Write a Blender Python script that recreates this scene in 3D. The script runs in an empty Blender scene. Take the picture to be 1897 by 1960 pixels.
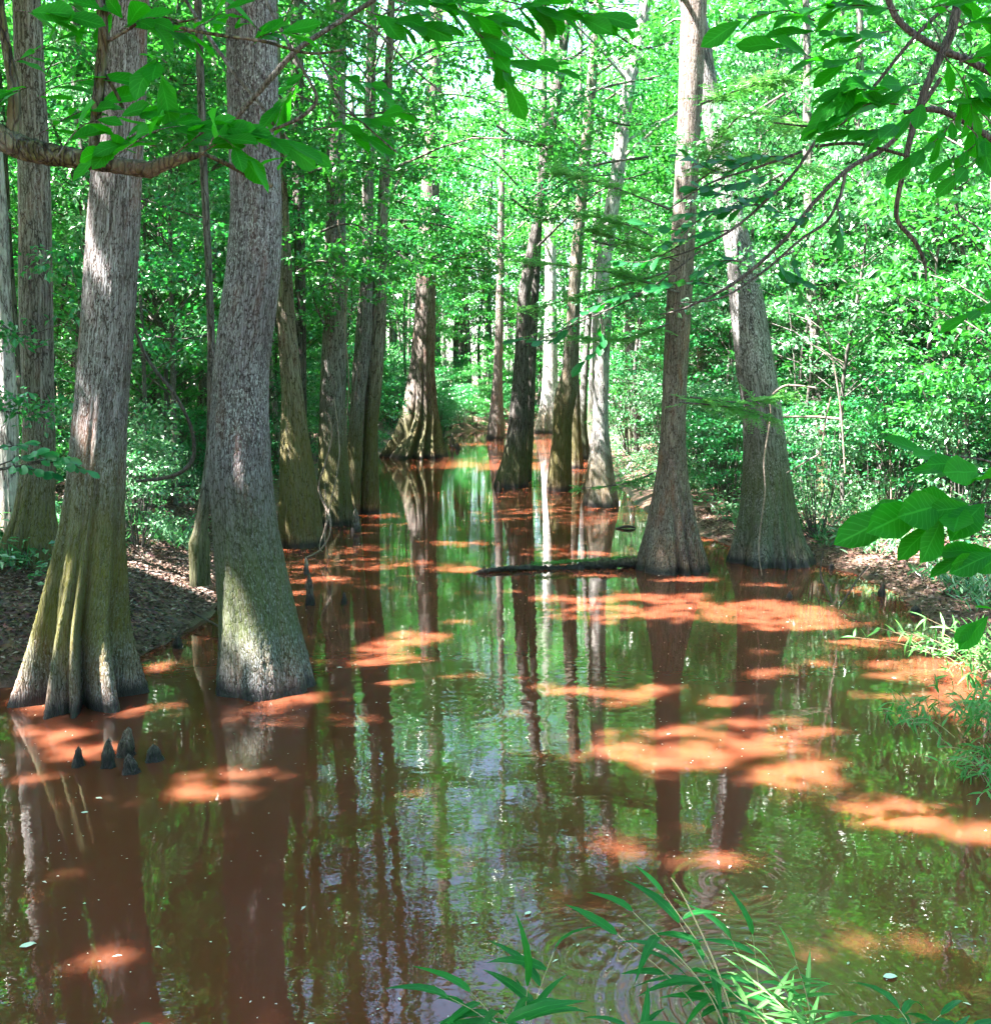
import bpy, math, random
import numpy as np
from mathutils import Vector
C = bpy.context
SC = C.scene
COL = SC.collection
R = np.random.default_rng(7)

# ------------------------------------------------------------------ camera
# image measurements below are in a 1897 x 1960 frame
W0, H0, F0, VH, CAMZ = 1897.0, 1960.0, 2009.0, 720.0, 3.0
PITCH = math.atan((H0 / 2 - VH) / F0)
cam = bpy.data.cameras.new('camera'); camo = bpy.data.objects.new('camera', cam); COL.objects.link(camo)
camo.location = (0, 0, CAMZ); camo.rotation_euler = (math.pi / 2 - PITCH, 0, 0)
cam.sensor_fit = 'VERTICAL'; cam.sensor_height = 24; cam.sensor_width = 24
cam.lens = 24 * F0 / H0; cam.clip_start = 0.05; cam.clip_end = 3000
SC.camera = camo

# ------------------------------------------------------------------ light
SUN_EL, SUN_AZ = math.radians(58), math.atan2(-0.92, -0.32)          # azimuth as atan2(x, y): left and a little behind the camera
S = np.array([math.sin(SUN_AZ) * math.cos(SUN_EL), math.cos(SUN_AZ) * math.cos(SUN_EL), math.sin(SUN_EL)])
w = bpy.data.worlds.new('World'); SC.world = w; w.use_nodes = True
nt = w.node_tree; sky = nt.nodes.new('ShaderNodeTexSky'); sky.sky_type = 'NISHITA'; sky.sun_disc = False
sky.sun_elevation = SUN_EL; sky.sun_rotation = SUN_AZ % (2 * math.pi); sky.dust_density = 2.0
bg = nt.nodes['Background']; nt.links.new(sky.outputs[0], bg.inputs[0]); bg.inputs[1].default_value = 0.05
sl = bpy.data.lights.new('sun', 'SUN'); sl.energy = 5.0; sl.angle = math.radians(0.6); sl.color = (1.0, 0.95, 0.88)
so = bpy.data.objects.new('sun', sl); COL.objects.link(so)
so.rotation_euler = Vector(S).to_track_quat('Z', 'Y').to_euler()
SC.view_settings.view_transform = 'Standard'; SC.view_settings.look = 'None'; SC.view_settings.gamma = 1
SC.view_settings.exposure = 4.3
cy = SC.cycles
cy.use_denoising = True; cy.max_bounces = 6; cy.diffuse_bounces = 3; cy.glossy_bounces = 3
cy.transmission_bounces = 3; cy.transparent_max_bounces = 4; cy.sample_clamp_indirect = 6.0
cy.use_adaptive_sampling = True; cy.adaptive_threshold = 0.02
cy.caustics_reflective = False; cy.caustics_refractive = False

# ------------------------------------------------------------------ helpers
cp, sp = math.cos(PITCH), math.sin(PITCH)
def ray(u, v):
    a, b = u - W0 / 2, H0 / 2 - v
    return np.array([a, F0 * cp + b * sp, -F0 * sp + b * cp])
def onz(u, v, z=0.0):
    r = ray(u, v); t = (z - CAMZ) / r[2]
    return np.array([r[0] * t, r[1] * t, z])
def aty(u, v, y):
    r = ray(u, v); t = y / r[1]
    return np.array([r[0] * t, y, CAMZ + r[2] * t])
def pxm(y):            # metres per pixel near the middle of the frame at distance y
    return y / (F0 * cp)
def proj(P):
    P = np.asarray(P); x, y, z = P[..., 0], P[..., 1], P[..., 2] - CAMZ
    d = y * cp - z * sp; q = y * sp + z * cp
    return x / d * F0 + W0 / 2, H0 / 2 - q / d * F0, d

def fbm(x, y, s=1.0, seed=0):
    o = np.zeros(np.broadcast(x, y).shape); r = np.random.default_rng(seed)
    a = 1.0
    for k in range(5):
        for j in range(3):
            th = r.uniform(0, 6.283); ph = r.uniform(0, 6.283); f = s * (2.03 ** k) * r.uniform(.8, 1.25)
            o = o + a * np.sin((x * math.cos(th) + y * math.sin(th)) * f + ph + 1.3 * np.sin(o * 1.1))
        a *= 0.5
    return o / 4.0

def mesh(name, V, F, mat=None, smooth=True, attrs=None):
    V = np.ascontiguousarray(V, dtype=np.float32); F = np.ascontiguousarray(F, dtype=np.int32)
    m = bpy.data.meshes.new(name); k = F.shape[1]
    m.vertices.add(len(V)); m.vertices.foreach_set('co', V.ravel())
    m.loops.add(F.size); m.loops.foreach_set('vertex_index', F.ravel())
    m.polygons.add(len(F)); m.polygons.foreach_set('loop_start', np.arange(len(F), dtype=np.int32) * k)
    m.polygons.foreach_set('loop_total', np.full(len(F), k, dtype=np.int32))
    m.polygons.foreach_set('use_smooth', np.full(len(F), smooth, dtype=bool))
    for an, (typ, data) in (attrs or {}).items():
        a = m.attributes.new(an, typ, 'POINT')
        a.data.foreach_set('value' if typ == 'FLOAT' else 'vector', np.ascontiguousarray(data, dtype=np.float32).ravel())
    m.update(calc_edges=True)
    if mat: m.materials.append(mat)
    return m
def link(name, me, parent=None, loc=None):
    o = bpy.data.objects.new(name, me); COL.objects.link(o)
    if parent: o.parent = parent
    if loc is not None: o.location = loc
    return o
def tag(o, label=None, cat=None, group=None, kind=None):
    for k, v in (('label', label), ('category', cat), ('group', group), ('kind', kind)):
        if v: o[k] = v
    return o
def thing(name, loc, label, cat, group=None):
    o = bpy.data.objects.new(name, None); COL.objects.link(o); o.location = loc; o.empty_display_size = .2
    return tag(o, label, cat, group)

class Geo:                      # collects quads with one float attribute
    def __init__(s): s.V = []; s.F = []; s.T = []; s.K = []; s.n = 0
    def add(s, V, F, t=0.0, K=None):
        V = np.asarray(V, dtype=np.float32).reshape(-1, 3); F = np.asarray(F).reshape(-1, 4)
        s.V.append(V); s.F.append(F + s.n); s.n += len(V)
        s.K.append(V if K is None else np.asarray(K, dtype=np.float32)); s.T.append(np.broadcast_to(np.asarray(t, dtype=np.float32), (len(V),)))
    def mesh(s, name, mat, org=(0, 0, 0), smooth=True):
        V = np.concatenate(s.V) - np.asarray(org, dtype=np.float32)
        return mesh(name, V, np.concatenate(s.F), mat, smooth, {'tint': ('FLOAT', np.concatenate(s.T)), 'bk': ('FLOAT_VECTOR', np.concatenate(s.K) - (np.asarray(org, dtype=np.float32) if s.K[0] is s.V[0] else 0))})

def frames(P):
    P = np.asarray(P, float); T = np.gradient(P, axis=0); T /= np.linalg.norm(T, axis=1)[:, None] + 1e-9
    up = np.array([0.13, 0.31, 0.94]) if abs(T[0][2]) < 0.9 else np.array([1.0, 0.1, 0.05])
    A = np.cross(T, up); A /= np.linalg.norm(A, axis=1)[:, None] + 1e-9
    return A, np.cross(T, A), T
def catmull(P, n):
    P = np.asarray(P, float); m = len(P)
    t = np.linspace(0, m - 1, n); i = np.clip(t.astype(int), 0, m - 2); f = (t - i)[:, None]
    p0 = P[np.maximum(i - 1, 0)]; p1 = P[i]; p2 = P[i + 1]; p3 = P[np.minimum(i + 2, m - 1)]
    return .5 * ((2 * p1) + (p2 - p0) * f + (2 * p0 - 5 * p1 + 4 * p2 - p3) * f ** 2 + (3 * p1 - p0 - 3 * p2 + p3) * f ** 3)
def tube(g, P, r, seg=8, sub=0, rough=0.0, t=0.0):
    P = np.asarray(P, float); r = np.broadcast_to(np.asarray(r, float), (len(P),))
    if sub:
        Q = catmull(np.column_stack([P, r]), sub); P, r = Q[:, :3], np.maximum(Q[:, 3], .0008)
    A, B, _ = frames(P); th = np.arange(seg) * 2 * math.pi / seg
    rr = r[:, None] * np.ones(seg)[None]
    if rough: rr = rr * (1 + rough * R.normal(size=rr.shape))
    V = P[:, None] + rr[..., None] * (np.cos(th)[None, :, None] * A[:, None] + np.sin(th)[None, :, None] * B[:, None])
    n = len(P); i = np.arange(n - 1)[:, None]; j = np.arange(seg)[None]; j2 = (j + 1) % seg
    F = np.stack([i * seg + j, i * seg + j2, (i + 1) * seg + j2, (i + 1) * seg + j], -1).reshape(-1, 4)
    g.add(V, F, t)

# leaves: P base, D direction, N normal, L length, Wd width
def norm(a): return a / (np.linalg.norm(a, axis=-1, keepdims=True) + 1e-9)
def leaves_small(g, P, D, N, L, Wd, t):
    D = norm(D); Sd = norm(np.cross(D, N)); N = np.cross(Sd, D)
    L = L[:, None]; Wd = Wd[:, None]
    a = P; b = P + D * L * .45 - Sd * Wd * .5 + N * Wd * .18; c = P + D * L - N * L * .06; d = P + D * L * .45 + Sd * Wd * .5 + N * Wd * .18
    V = np.stack([a, b, c, d], 1).reshape(-1, 3); n = len(P)
    g.add(V, np.arange(n * 4).reshape(-1, 4), np.repeat(t, 4))
PROF = {'broad': [(0, .03), (.16, .34), (.36, .5), (.62, .47), (.84, .25), (1, .01)],
        'blade': [(0, .12), (.12, .42), (.3, .5), (.55, .42), (.8, .22), (1, .01)],
        'obov': [(0, .03), (.2, .22), (.42, .4), (.66, .5), (.86, .33), (1, .01)]}
def leaves_big(g, P, D, N, L, Wd, t, prof='broad', droop=.25, fold=.22):
    D = norm(D); Sd = norm(np.cross(D, N)); N = np.cross(Sd, D); n = len(P); rows = []
    dr = droop * R.uniform(.4, 1.6, n)[:, None]; wv = R.normal(0, .04, (len(PROF[prof]), n, 1))
    L1 = L[:, None]; W1 = Wd[:, None]
    for k, (s, h) in enumerate(PROF[prof]):
        mid = P + D * L1 * (s - .12 * dr * s * s) - N * L1 * dr * s * s * .6 + N * W1 * wv[k]
        e = Sd * W1 * h; up = N * W1 * h * fold
        rows += [mid - e + up, mid - N * W1 * .02, mid + e + up]
    V = np.stack(rows, 1); m = len(PROF[prof]); F = []
    for k in range(m - 1):
        a = 3 * k
        F += [[a, a + 1, a + 4, a + 3], [a + 1, a + 2, a + 5, a + 4]]
    F = (np.arange(n)[:, None, None] * (3 * m) + np.array(F)[None]).reshape(-1, 4)
    K = np.array([[s_, sd_, 0] for s_, h_ in PROF[prof] for sd_ in (-1, 0, 1)]); K = np.tile(K, (n, 1)); K[:, 2] = np.repeat(np.arange(n) * .37, 3 * m)
    g.add(V.reshape(-1, 3), F, np.repeat(t, 3 * m), K)

# ------------------------------------------------------------------ materials
def newmat(name):
    m = bpy.data.materials.new(name); m.use_nodes = True; n = m.node_tree.nodes; n.clear(); return m, n, m.node_tree.links
def N_(n, typ, **kw):
    x = n.new(typ)
    for k, v in kw.items(): setattr(x, k, v)
    return x
def noise(n, l, vec, scale, detail=4, rough=.55, dist=0.0):
    x = n.new('ShaderNodeTexNoise'); x.inputs['Scale'].default_value = scale; x.inputs['Detail'].default_value = detail
    x.inputs['Roughness'].default_value = rough; x.inputs['Distortion'].default_value = dist
    if vec is not None: l.new(vec, x.inputs['Vector'])
    return x
def mapping(n, l, vec, scale, loc=(0, 0, 0)):
    x = n.new('ShaderNodeMapping'); x.inputs['Scale'].default_value = scale; x.inputs['Location'].default_value = loc
    l.new(vec, x.inputs['Vector']); return x.outputs[0]
def ramp(n, l, fac, stops):
    x = n.new('ShaderNodeValToRGB'); cr = x.color_ramp
    while len(cr.elements) < len(stops): cr.elements.new(.5)
    for e, (p, c) in zip(cr.elements, stops):
        e.position = p; e.color = (*c, 1) if isinstance(c, tuple) else (c, c, c, 1)
    l.new(fac, x.inputs[0]); return x.outputs[0]
def mix(n, l, fac, a, b, mode='MIX'):
    x = n.new('ShaderNodeMix'); x.data_type = 'RGBA'; x.blend_type = mode
    for s, v in ((0, fac), (6, a), (7, b)):
        if isinstance(v, (int, float)): x.inputs[s].default_value = v
        elif isinstance(v, tuple): x.inputs[s].default_value = (*v, 1)
        else: l.new(v, x.inputs[s])
    return x.outputs[2]
def math_(n, l, op, a, b=None, c=None, clamp=False):
    x = n.new('ShaderNodeMath'); x.operation = op; x.use_clamp = clamp
    for s, v in enumerate((a, b, c)):
        if v is None: continue
        if isinstance(v, (int, float)): x.inputs[s].default_value = v
        else: l.new(v, x.inputs[s])
    return x.outputs[0]

def leafmat(name, c1, c2, tr, trans=.4, rough=.4, spec=.5, veins=0):
    m, n, l = newmat(name)
    at = N_(n, 'ShaderNodeAttribute', attribute_name='tint')
    col = mix(n, l, at.outputs['Fac'], c1, c2)
    if veins:
        kk = N_(n, 'ShaderNodeAttribute', attribute_name='bk'); sx = n.new('ShaderNodeSeparateXYZ'); l.new(kk.outputs['Vector'], sx.inputs[0])
        ab = math_(n, l, 'ABSOLUTE', sx.outputs['Y'])
        if veins == 1:
            wv = math_(n, l, 'SINE', math_(n, l, 'MULTIPLY', math_(n, l, 'SUBTRACT', sx.outputs['X'], math_(n, l, 'MULTIPLY', ab, .22)), 62.0))
        else:
            wv = math_(n, l, 'SINE', math_(n, l, 'MULTIPLY', ab, 28.0))
        lines = math_(n, l, 'MAXIMUM', ramp(n, l, wv, [(.72, 0.0), (1.0, .55)]), ramp(n, l, ab, [(.03, .9), (.09, 0.0)]))
        bn = noise(n, l, kk.outputs['Vector'], 3.5, 4, .65)
        col = mix(n, l, ramp(n, l, bn.outputs[0], [(.45, 0.0), (.75, .55)]), col, tuple(x * .45 for x in c1))
        col = mix(n, l, ramp(n, l, bn.outputs[0], [(.70, 0.0), (.76, .5)]), col, (.10, .09, .02))
        col = mix(n, l, lines, col, tuple(min(1, x * 1.7 + .015) for x in c2))
    b = n.new('ShaderNodeBsdfPrincipled'); l.new(col, b.inputs['Base Color'])
    b.inputs['Roughness'].default_value = rough; b.inputs['Specular IOR Level'].default_value = spec
    t = n.new('ShaderNodeBsdfTranslucent'); tc = mix(n, l, .7, col, tr); l.new(tc, t.inputs['Color'])
    mx = n.new('ShaderNodeMixShader'); mx.inputs[0].default_value = trans
    l.new(b.outputs[0], mx.inputs[1]); l.new(t.outputs[0], mx.inputs[2])
    o = n.new('ShaderNodeOutputMaterial'); l.new(mx.outputs[0], o.inputs[0]); return m
M_leaf = leafmat('leaf_green', (.010, .125, .030), (.070, .30, .070), (.06, .42, .02), .36, .30, .8)
M_under = leafmat('leaf_understory', (.008, .11, .045), (.045, .25, .08), (.03, .36, .03), .34, .30, .8)
M_glossy = leafmat('leaf_glossy', (.010, .10, .045), (.20, .37, .20), (.05, .36, .05), .28, .25, 1.0)  # glossy leaves; the pale tint also stands in for blown-out sun
M_needle = leafmat('cypress_needles', (.06, .26, .08), (.12, .36, .10), (.16, .45, .06), .45, .5)
M_near = leafmat('leaf_near', (.006, .11, .008), (.015, .19, .010), (.05, .60, .004), .5, .5, .14, 1)
M_dark = leafmat('leaf_dark', (.006, .075, .02), (.012, .13, .03), (.02, .35, .01), .35, .4, .3, 1)
M_cane = leafmat('cane_leaf', (.006, .095, .02), (.018, .17, .025), (.02, .38, .01), .35, .42, .22, 2)
M_pale = leafmat('cane_leaf_pale', (.03, .18, .04), (.12, .30, .08), (.10, .42, .04), .35, .45, .3, 2)

def barkmat(name, base, dark, pale, stretch=22, moss=0.0, mosscol=(.10, .11, .012), mossz=(0.3, 2.2), lich=.3, red=.2, bump=.6, block=False, wet=True, blot=0.0):
    m, n, l = newmat(name)
    at = N_(n, 'ShaderNodeAttribute', attribute_name='bk'); v = at.outputs['Vector']
    f1 = noise(n, l, mapping(n, l, v, (stretch, stretch, 1.1)), 1.0, 6, .66, .25)
    f2 = noise(n, l, mapping(n, l, v, (stretch * 2.6, stretch * 2.6, 2.6)), 1.0, 4, .6, .2)
    vo = n.new('ShaderNodeTexVoronoi'); vo.feature = 'DISTANCE_TO_EDGE'
    wv = noise(n, l, v, 6.0, 3)
    vv = n.new('ShaderNodeVectorMath'); vv.operation = 'MULTIPLY_ADD'; l.new(wv.outputs['Color'], vv.inputs[0]); vv.inputs[1].default_value = (.08, .08, .3); l.new(v, vv.inputs[2])
    l.new(mapping(n, l, vv.outputs[0], (stretch * 1.35, stretch * 1.35, 7 if block else 2.2)), vo.inputs['Vector']); vo.inputs['Scale'].default_value = 1.0
    crack = ramp(n, l, vo.outputs['Distance'], [(0, 0.0), (.09, .75), (.3, 1.0)])
    hgt = mix(n, l, .45, f1.outputs[0], crack)
    hgt = mix(n, l, .3, hgt, f2.outputs[0])
    dk = ramp(n, l, vo.outputs['Distance'], [(0, .85), (.075, 0.0)])
    big = noise(n, l, mapping(n, l, v, (3, 3, .9)), 1.0, 5, .6)
    c = ramp(n, l, hgt, [(.25, dark), (.5, base), (.72, pale)])
    c = mix(n, l, ramp(n, l, big.outputs[0], [(.42, 0.0), (.66, .7)]), c, tuple(x * .62 for x in base))
    c = mix(n, l, dk, c, tuple(x * .5 for x in dark))
    c = mix(n, l, 1.0, c, ramp(n, l, f2.outputs[0], [(.34, (.42, .40, .40)), (.5, (.95, .95, .95)), (.7, (1.4, 1.42, 1.48))]), 'MULTIPLY')
    sz_ = n.new('ShaderNodeSeparateXYZ'); l.new(v, sz_.inputs[0])
    if wet: c = mix(n, l, ramp(n, l, math_(n, l, 'MULTIPLY_ADD', big.outputs[0], 1.6, math_(n, l, 'MULTIPLY', sz_.outputs['Z'], .5)), [(.85, .65), (1.5, 0.0)]), c, mix(n, l, 1.0, c, (1.15, .82, .62), 'MULTIPLY'))
    if red:
        rn = noise(n, l, mapping(n, l, v, (5, 5, 1.3), (3, 1, 7)), 1.0, 4)
        c = mix(n, l, ramp(n, l, rn.outputs[0], [(.55, 0.0), (.72, red)]), c, (.20, .075, .04))
    if lich:
        ln = noise(n, l, mapping(n, l, v, (75, 75, 26)), 1.0, 4, .7); lb = noise(n, l, mapping(n, l, v, (1.6, 1.6, .8), (5, 5, 2)), 1.0, 3)
        k = math_(n, l, 'MULTIPLY', ramp(n, l, ln.outputs[0], [(.52, 0.0), (.6, 1.0)]), ramp(n, l, lb.outputs[0], [(.38, .12), (.6, lich)]))
        c = mix(n, l, math_(n, l, 'MULTIPLY', k, .8), c, (.46, .47, .50))
    if blot:
        bn = noise(n, l, mapping(n, l, v, (9, 9, 5)), 1.0, 3, .5)
        c = mix(n, l, ramp(n, l, bn.outputs[0], [(.5, 0.0), (.56, blot)]), c, (.5, .48, .45))
    sep = n.new('ShaderNodeSeparateXYZ'); geo = n.new('ShaderNodeNewGeometry'); l.new(geo.outputs['Position'], sep.inputs[0])
    if moss:
        mn = noise(n, l, mapping(n, l, v, (7, 7, 1.6), (1, 9, 3)), 1.0, 5, .65)
        zr = n.new('ShaderNodeMapRange'); l.new(sep.outputs['Z'], zr.inputs['Value']); zr.inputs['From Min'].default_value = mossz[0] - .3; zr.inputs['From Max'].default_value = mossz[0] + .3
        zr2 = n.new('ShaderNodeMapRange'); l.new(sep.outputs['Z'], zr2.inputs['Value']); zr2.inputs['From Min'].default_value = mossz[1]; zr2.inputs['From Max'].default_value = mossz[1] * .55
        k = math_(n, l, 'MULTIPLY', zr.outputs[0], zr2.outputs[0])
        sx = n.new('ShaderNodeSeparateXYZ'); l.new(v, sx.inputs[0])
        side = math_(n, l, 'ADD', math_(n, l, 'MULTIPLY', sx.outputs['X'], .35), mn.outputs[0])
        k = math_(n, l, 'MULTIPLY', k, ramp(n, l, side, [(.5 - .13 * moss, 0.0), (.72 - .13 * moss, 1.0)]))
        k = math_(n, l, 'MULTIPLY', k, min(.85, .6 * moss + .25)); k = math_(n, l, 'MULTIPLY', k, ramp(n, l, f2.outputs[0], [(.35, .45), (.6, 1.0)]))
        c = mix(n, l, k, c, mix(n, l, f2.outputs[0], tuple(x * .5 for x in mosscol), mosscol))
    b = n.new('ShaderNodeBsdfPrincipled'); b.inputs['Roughness'].default_value = .85; b.inputs['Specular IOR Level'].default_value = .25
    if wet:
        wn = math_(n, l, 'MULTIPLY_ADD', big.outputs[0], -.12, sep.outputs['Z'])
        k = ramp(n, l, wn, [(0.0, 1.0), (.03, .75), (.11, 0.0)]); k = math_(n, l, 'MULTIPLY', k, .88)
        c = mix(n, l, k, c, (.012, .011, .014))
        l.new(math_(n, l, 'MULTIPLY_ADD', k, -.6, .85), b.inputs['Roughness'])
    l.new(c, b.inputs['Base Color'])
    bp = n.new('ShaderNodeBump'); bp.inputs['Strength'].default_value = bump; bp.inputs['Distance'].default_value = .03
    l.new(hgt, bp.inputs['Height']); l.new(bp.outputs[0], b.inputs['Normal'])
    o = n.new('ShaderNodeOutputMaterial'); l.new(b.outputs[0], o.inputs[0]); return m
B_cyp = barkmat('cypress_bark', (0.108, 0.086, 0.082), (0.028, 0.018, 0.015), (0.225, 0.210, 0.222), 34, moss=1.15, mosscol=(.13, .125, .012), mossz=(.4, 2.6), lich=.55, red=.4)
B_tup = barkmat('tupelo_bark', (0.095, 0.075, 0.080), (0.028, 0.019, 0.020), (0.190, 0.178, 0.200), 26, moss=.95, mossz=(.35, 2.2), mosscol=(.06, .085, .012), lich=.8, red=.25, block=True)
B_far = barkmat('swamp_bark', (0.112, 0.091, 0.081), (0.035, 0.025, 0.017), (0.203, 0.189, 0.175), 18, moss=1.2, mossz=(.1, 2.6), mosscol=(.10, .09, .012), lich=.35)
B_mossy = barkmat('mossy_bark', (0.128, 0.098, 0.068), (0.038, 0.030, 0.022), (0.225, 0.203, 0.165), 14, moss=1.6, mossz=(.05, 3.4), mosscol=(.10, .085, .012), lich=.3, red=.2)
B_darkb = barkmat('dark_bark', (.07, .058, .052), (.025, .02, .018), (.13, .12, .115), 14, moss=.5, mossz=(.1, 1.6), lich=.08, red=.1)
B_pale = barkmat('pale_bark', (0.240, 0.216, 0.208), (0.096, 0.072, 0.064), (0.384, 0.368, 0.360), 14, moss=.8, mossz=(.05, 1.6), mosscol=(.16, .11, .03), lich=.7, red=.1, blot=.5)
B_red = barkmat('red_cypress_bark', (0.124, 0.093, 0.077), (0.043, 0.025, 0.019), (0.217, 0.186, 0.167), 30, moss=.0, lich=.25, red=.5)
B_grey = barkmat('grey_bank_bark', (0.096, 0.090, 0.084), (0.036, 0.031, 0.029), (0.180, 0.174, 0.171), 14, moss=.9, mossz=(.3, 2.4), mosscol=(.05, .07, .015), lich=.8, red=.05)
B_dkcyp = barkmat('dark_cypress_bark', (.085, .062, .052), (.03, .02, .016), (.17, .145, .13), 14, moss=.5, mossz=(.1, 2.2), lich=.1, red=.3)
B_knee = barkmat('knee_bark', (.075, .05, .038), (.02, .014, .012), (.20, .16, .14), 40, lich=.1, red=.3, bump=1.0)
B_twig = barkmat('twig_bark', (.07, .06, .052), (.025, .02, .018), (.13, .12, .11), 60, lich=.35, red=.1, wet=False, bump=.4)
B_twigd = barkmat('dark_twig_bark', (.055, .042, .04), (.02, .015, .015), (.11, .09, .085), 50, lich=.1, red=.1, wet=False, bump=.4)
B_limb = barkmat('mossy_limb_bark', (.035, .025, .012), (.010, .008, .004), (.075, .085, .03), 30, lich=.1, red=.2, wet=False, bump=.9, blot=.12)
B_vine = barkmat('pale_vine_bark', (.22, .16, .13), (.10, .07, .055), (.34, .28, .24), 60, lich=.1, red=.2, wet=False, bump=.3)
B_log = barkmat('rotten_log_bark', (.07, .055, .045), (.015, .012, .01), (.22, .20, .18), 16, lich=.25, red=.2, wet=True, bump=1.0, moss=.4, mossz=(-.2, .6), mosscol=(.08, .10, .02))

def groundmat():
    m, n, l = newmat('forest_floor')
    tc = n.new('ShaderNodeNewGeometry'); v = tc.outputs['Position']
    a = noise(n, l, v, 14, 6, .65); b = noise(n, l, v, 1.1, 5); vo = n.new('ShaderNodeTexVoronoi'); vo.inputs['Scale'].default_value = 22; l.new(v, vo.inputs['Vector'])
    c = ramp(n, l, a.outputs[0], [(.3, (.035, .02, .015)), (.5, (.11, .065, .048)), (.7, (.24, .165, .13))])
    c = mix(n, l, .35, c, mix(n, l, 1.0, vo.outputs['Color'], (.30, .20, .15), 'MULTIPLY'))
    c = mix(n, l, ramp(n, l, b.outputs[0], [(.45, 0.0), (.65, .6)]), c, (.17, .075, .045))
    sep = n.new('ShaderNodeSeparateXYZ'); l.new(v, sep.inputs[0])
    wet = ramp(n, l, sep.outputs['Z'], [(.04, .8), (.22, 0.0)])
    c = mix(n, l, wet, c, (.05, .025, .016))
    p = n.new('ShaderNodeBsdfPrincipled'); l.new(c, p.inputs['Base Color']); l.new(math_(n, l, 'MULTIPLY_ADD', wet, -.5, .9), p.inputs['Roughness'])
    bp = n.new('ShaderNodeBump'); bp.inputs['Strength'].default_value = .8; bp.inputs['Distance'].default_value = .04; l.new(a.outputs[0], bp.inputs['Height']); l.new(bp.outputs[0], p.inputs['Normal'])
    o = n.new('ShaderNodeOutputMaterial'); l.new(p.outputs[0], o.inputs[0]); return m
M_ground = groundmat()
RINGS = [(onz(1130, 1830), 0.7, 26, .0008), (onz(1395, 1690), .7, 38, .0005), (onz(1440, 1925), 1.2, 30, .0018), (onz(870, 1350), 1.6, 22, .0003), (onz(1160, 1320), 1.2, 24, .0003)]
def watermat():
    m, n, l = newmat('muddy_water')
    g = n.new('ShaderNodeNewGeometry'); v = g.outputs['Position']
    a = noise(n, l, mapping(n, l, v, (1, 1.6, 1)), 1.3, 3, .5); b = noise(n, l, mapping(n, l, v, (1, 1.5, 1)), 9, 2, .5)
    h = math_(n, l, 'MULTIPLY_ADD', b.outputs[0], .0005, math_(n, l, 'MULTIPLY', a.outputs[0], .0025))
    for P, rad, k, amp in RINGS:
        d = n.new('ShaderNodeVectorMath'); d.operation = 'DISTANCE'; l.new(v, d.inputs[0]); d.inputs[1].default_value = (P[0], P[1], 0)
        dd = d.outputs['Value']; s = math_(n, l, 'SINE', math_(n, l, 'MULTIPLY', dd, k * 2))
        fo = n.new('ShaderNodeMapRange'); fo.interpolation_type = 'SMOOTHSTEP'; l.new(dd, fo.inputs['Value']); fo.inputs['From Min'].default_value = rad; fo.inputs['From Max'].default_value = rad * .25
        h = math_(n, l, 'ADD', h, math_(n, l, 'MULTIPLY', math_(n, l, 'MULTIPLY', s, fo.outputs[0]), amp * .5))
    silt = noise(n, l, v, .35, 4, .55)
    c = mix(n, l, silt.outputs[0], (.068, .0170, .0072), (.125, .041, .0225))
    p = n.new('ShaderNodeBsdfPrincipled'); l.new(c, p.inputs['Base Color']); p.inputs['Roughness'].default_value = .015
    p.inputs['IOR'].default_value = 1.6; p.subsurface_method = 'BURLEY'; p.inputs['Subsurface Weight'].default_value = .75; p.inputs['Subsurface Radius'].default_value = (1.0, .45, .25); p.inputs['Subsurface Scale'].default_value = .26
    bp = n.new('ShaderNodeBump'); bp.inputs['Strength'].default_value = 1.0; bp.inputs['Distance'].default_value = 1.0
    l.new(h, bp.inputs['Height']); l.new(bp.outputs[0], p.inputs['Normal'])
    o = n.new('ShaderNodeOutputMaterial'); l.new(p.outputs[0], o.inputs[0]); return m
M_water = watermat()
def plain(name, c1, c2, rough=.7, scale=20):
    m, n, l = newmat(name); g = n.new('ShaderNodeNewGeometry'); a = noise(n, l, g.outputs['Position'], scale, 4)
    p = n.new('ShaderNodeBsdfPrincipled'); l.new(mix(n, l, a.outputs[0], c1, c2), p.inputs['Base Color']); p.inputs['Roughness'].default_value = rough
    o = n.new('ShaderNodeOutputMaterial'); l.new(p.outputs[0], o.inputs[0]); return m
def litmat():
    m, n, l = newmat('dead_leaf'); at = N_(n, 'ShaderNodeAttribute', attribute_name='tint')
    c = ramp(n, l, at.outputs['Fac'], [(0, (.035, .018, .012)), (.4, (.09, .05, .035)), (.75, (.18, .11, .085)), (1, (.34, .27, .24))])
    p = n.new('ShaderNodeBsdfPrincipled'); l.new(c, p.inputs['Base Color']); p.inputs['Roughness'].default_value = .7
    o = n.new('ShaderNodeOutputMaterial'); l.new(p.outputs[0], o.inputs[0]); return m
M_litter = litmat()
M_fleck = plain('pale_fleck', (.45, .42, .34), (.7, .68, .6), .5)
M_floatleaf = plain('floating_leaf', (.5, .6, .45), (.7, .75, .6), .5)
M_tan = plain('dry_stem', (.36, .26, .15), (.55, .42, .28), .6)
M_redrust = plain('rusty_wood', (.35, .12, .05), (.5, .25, .12), .8)

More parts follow.
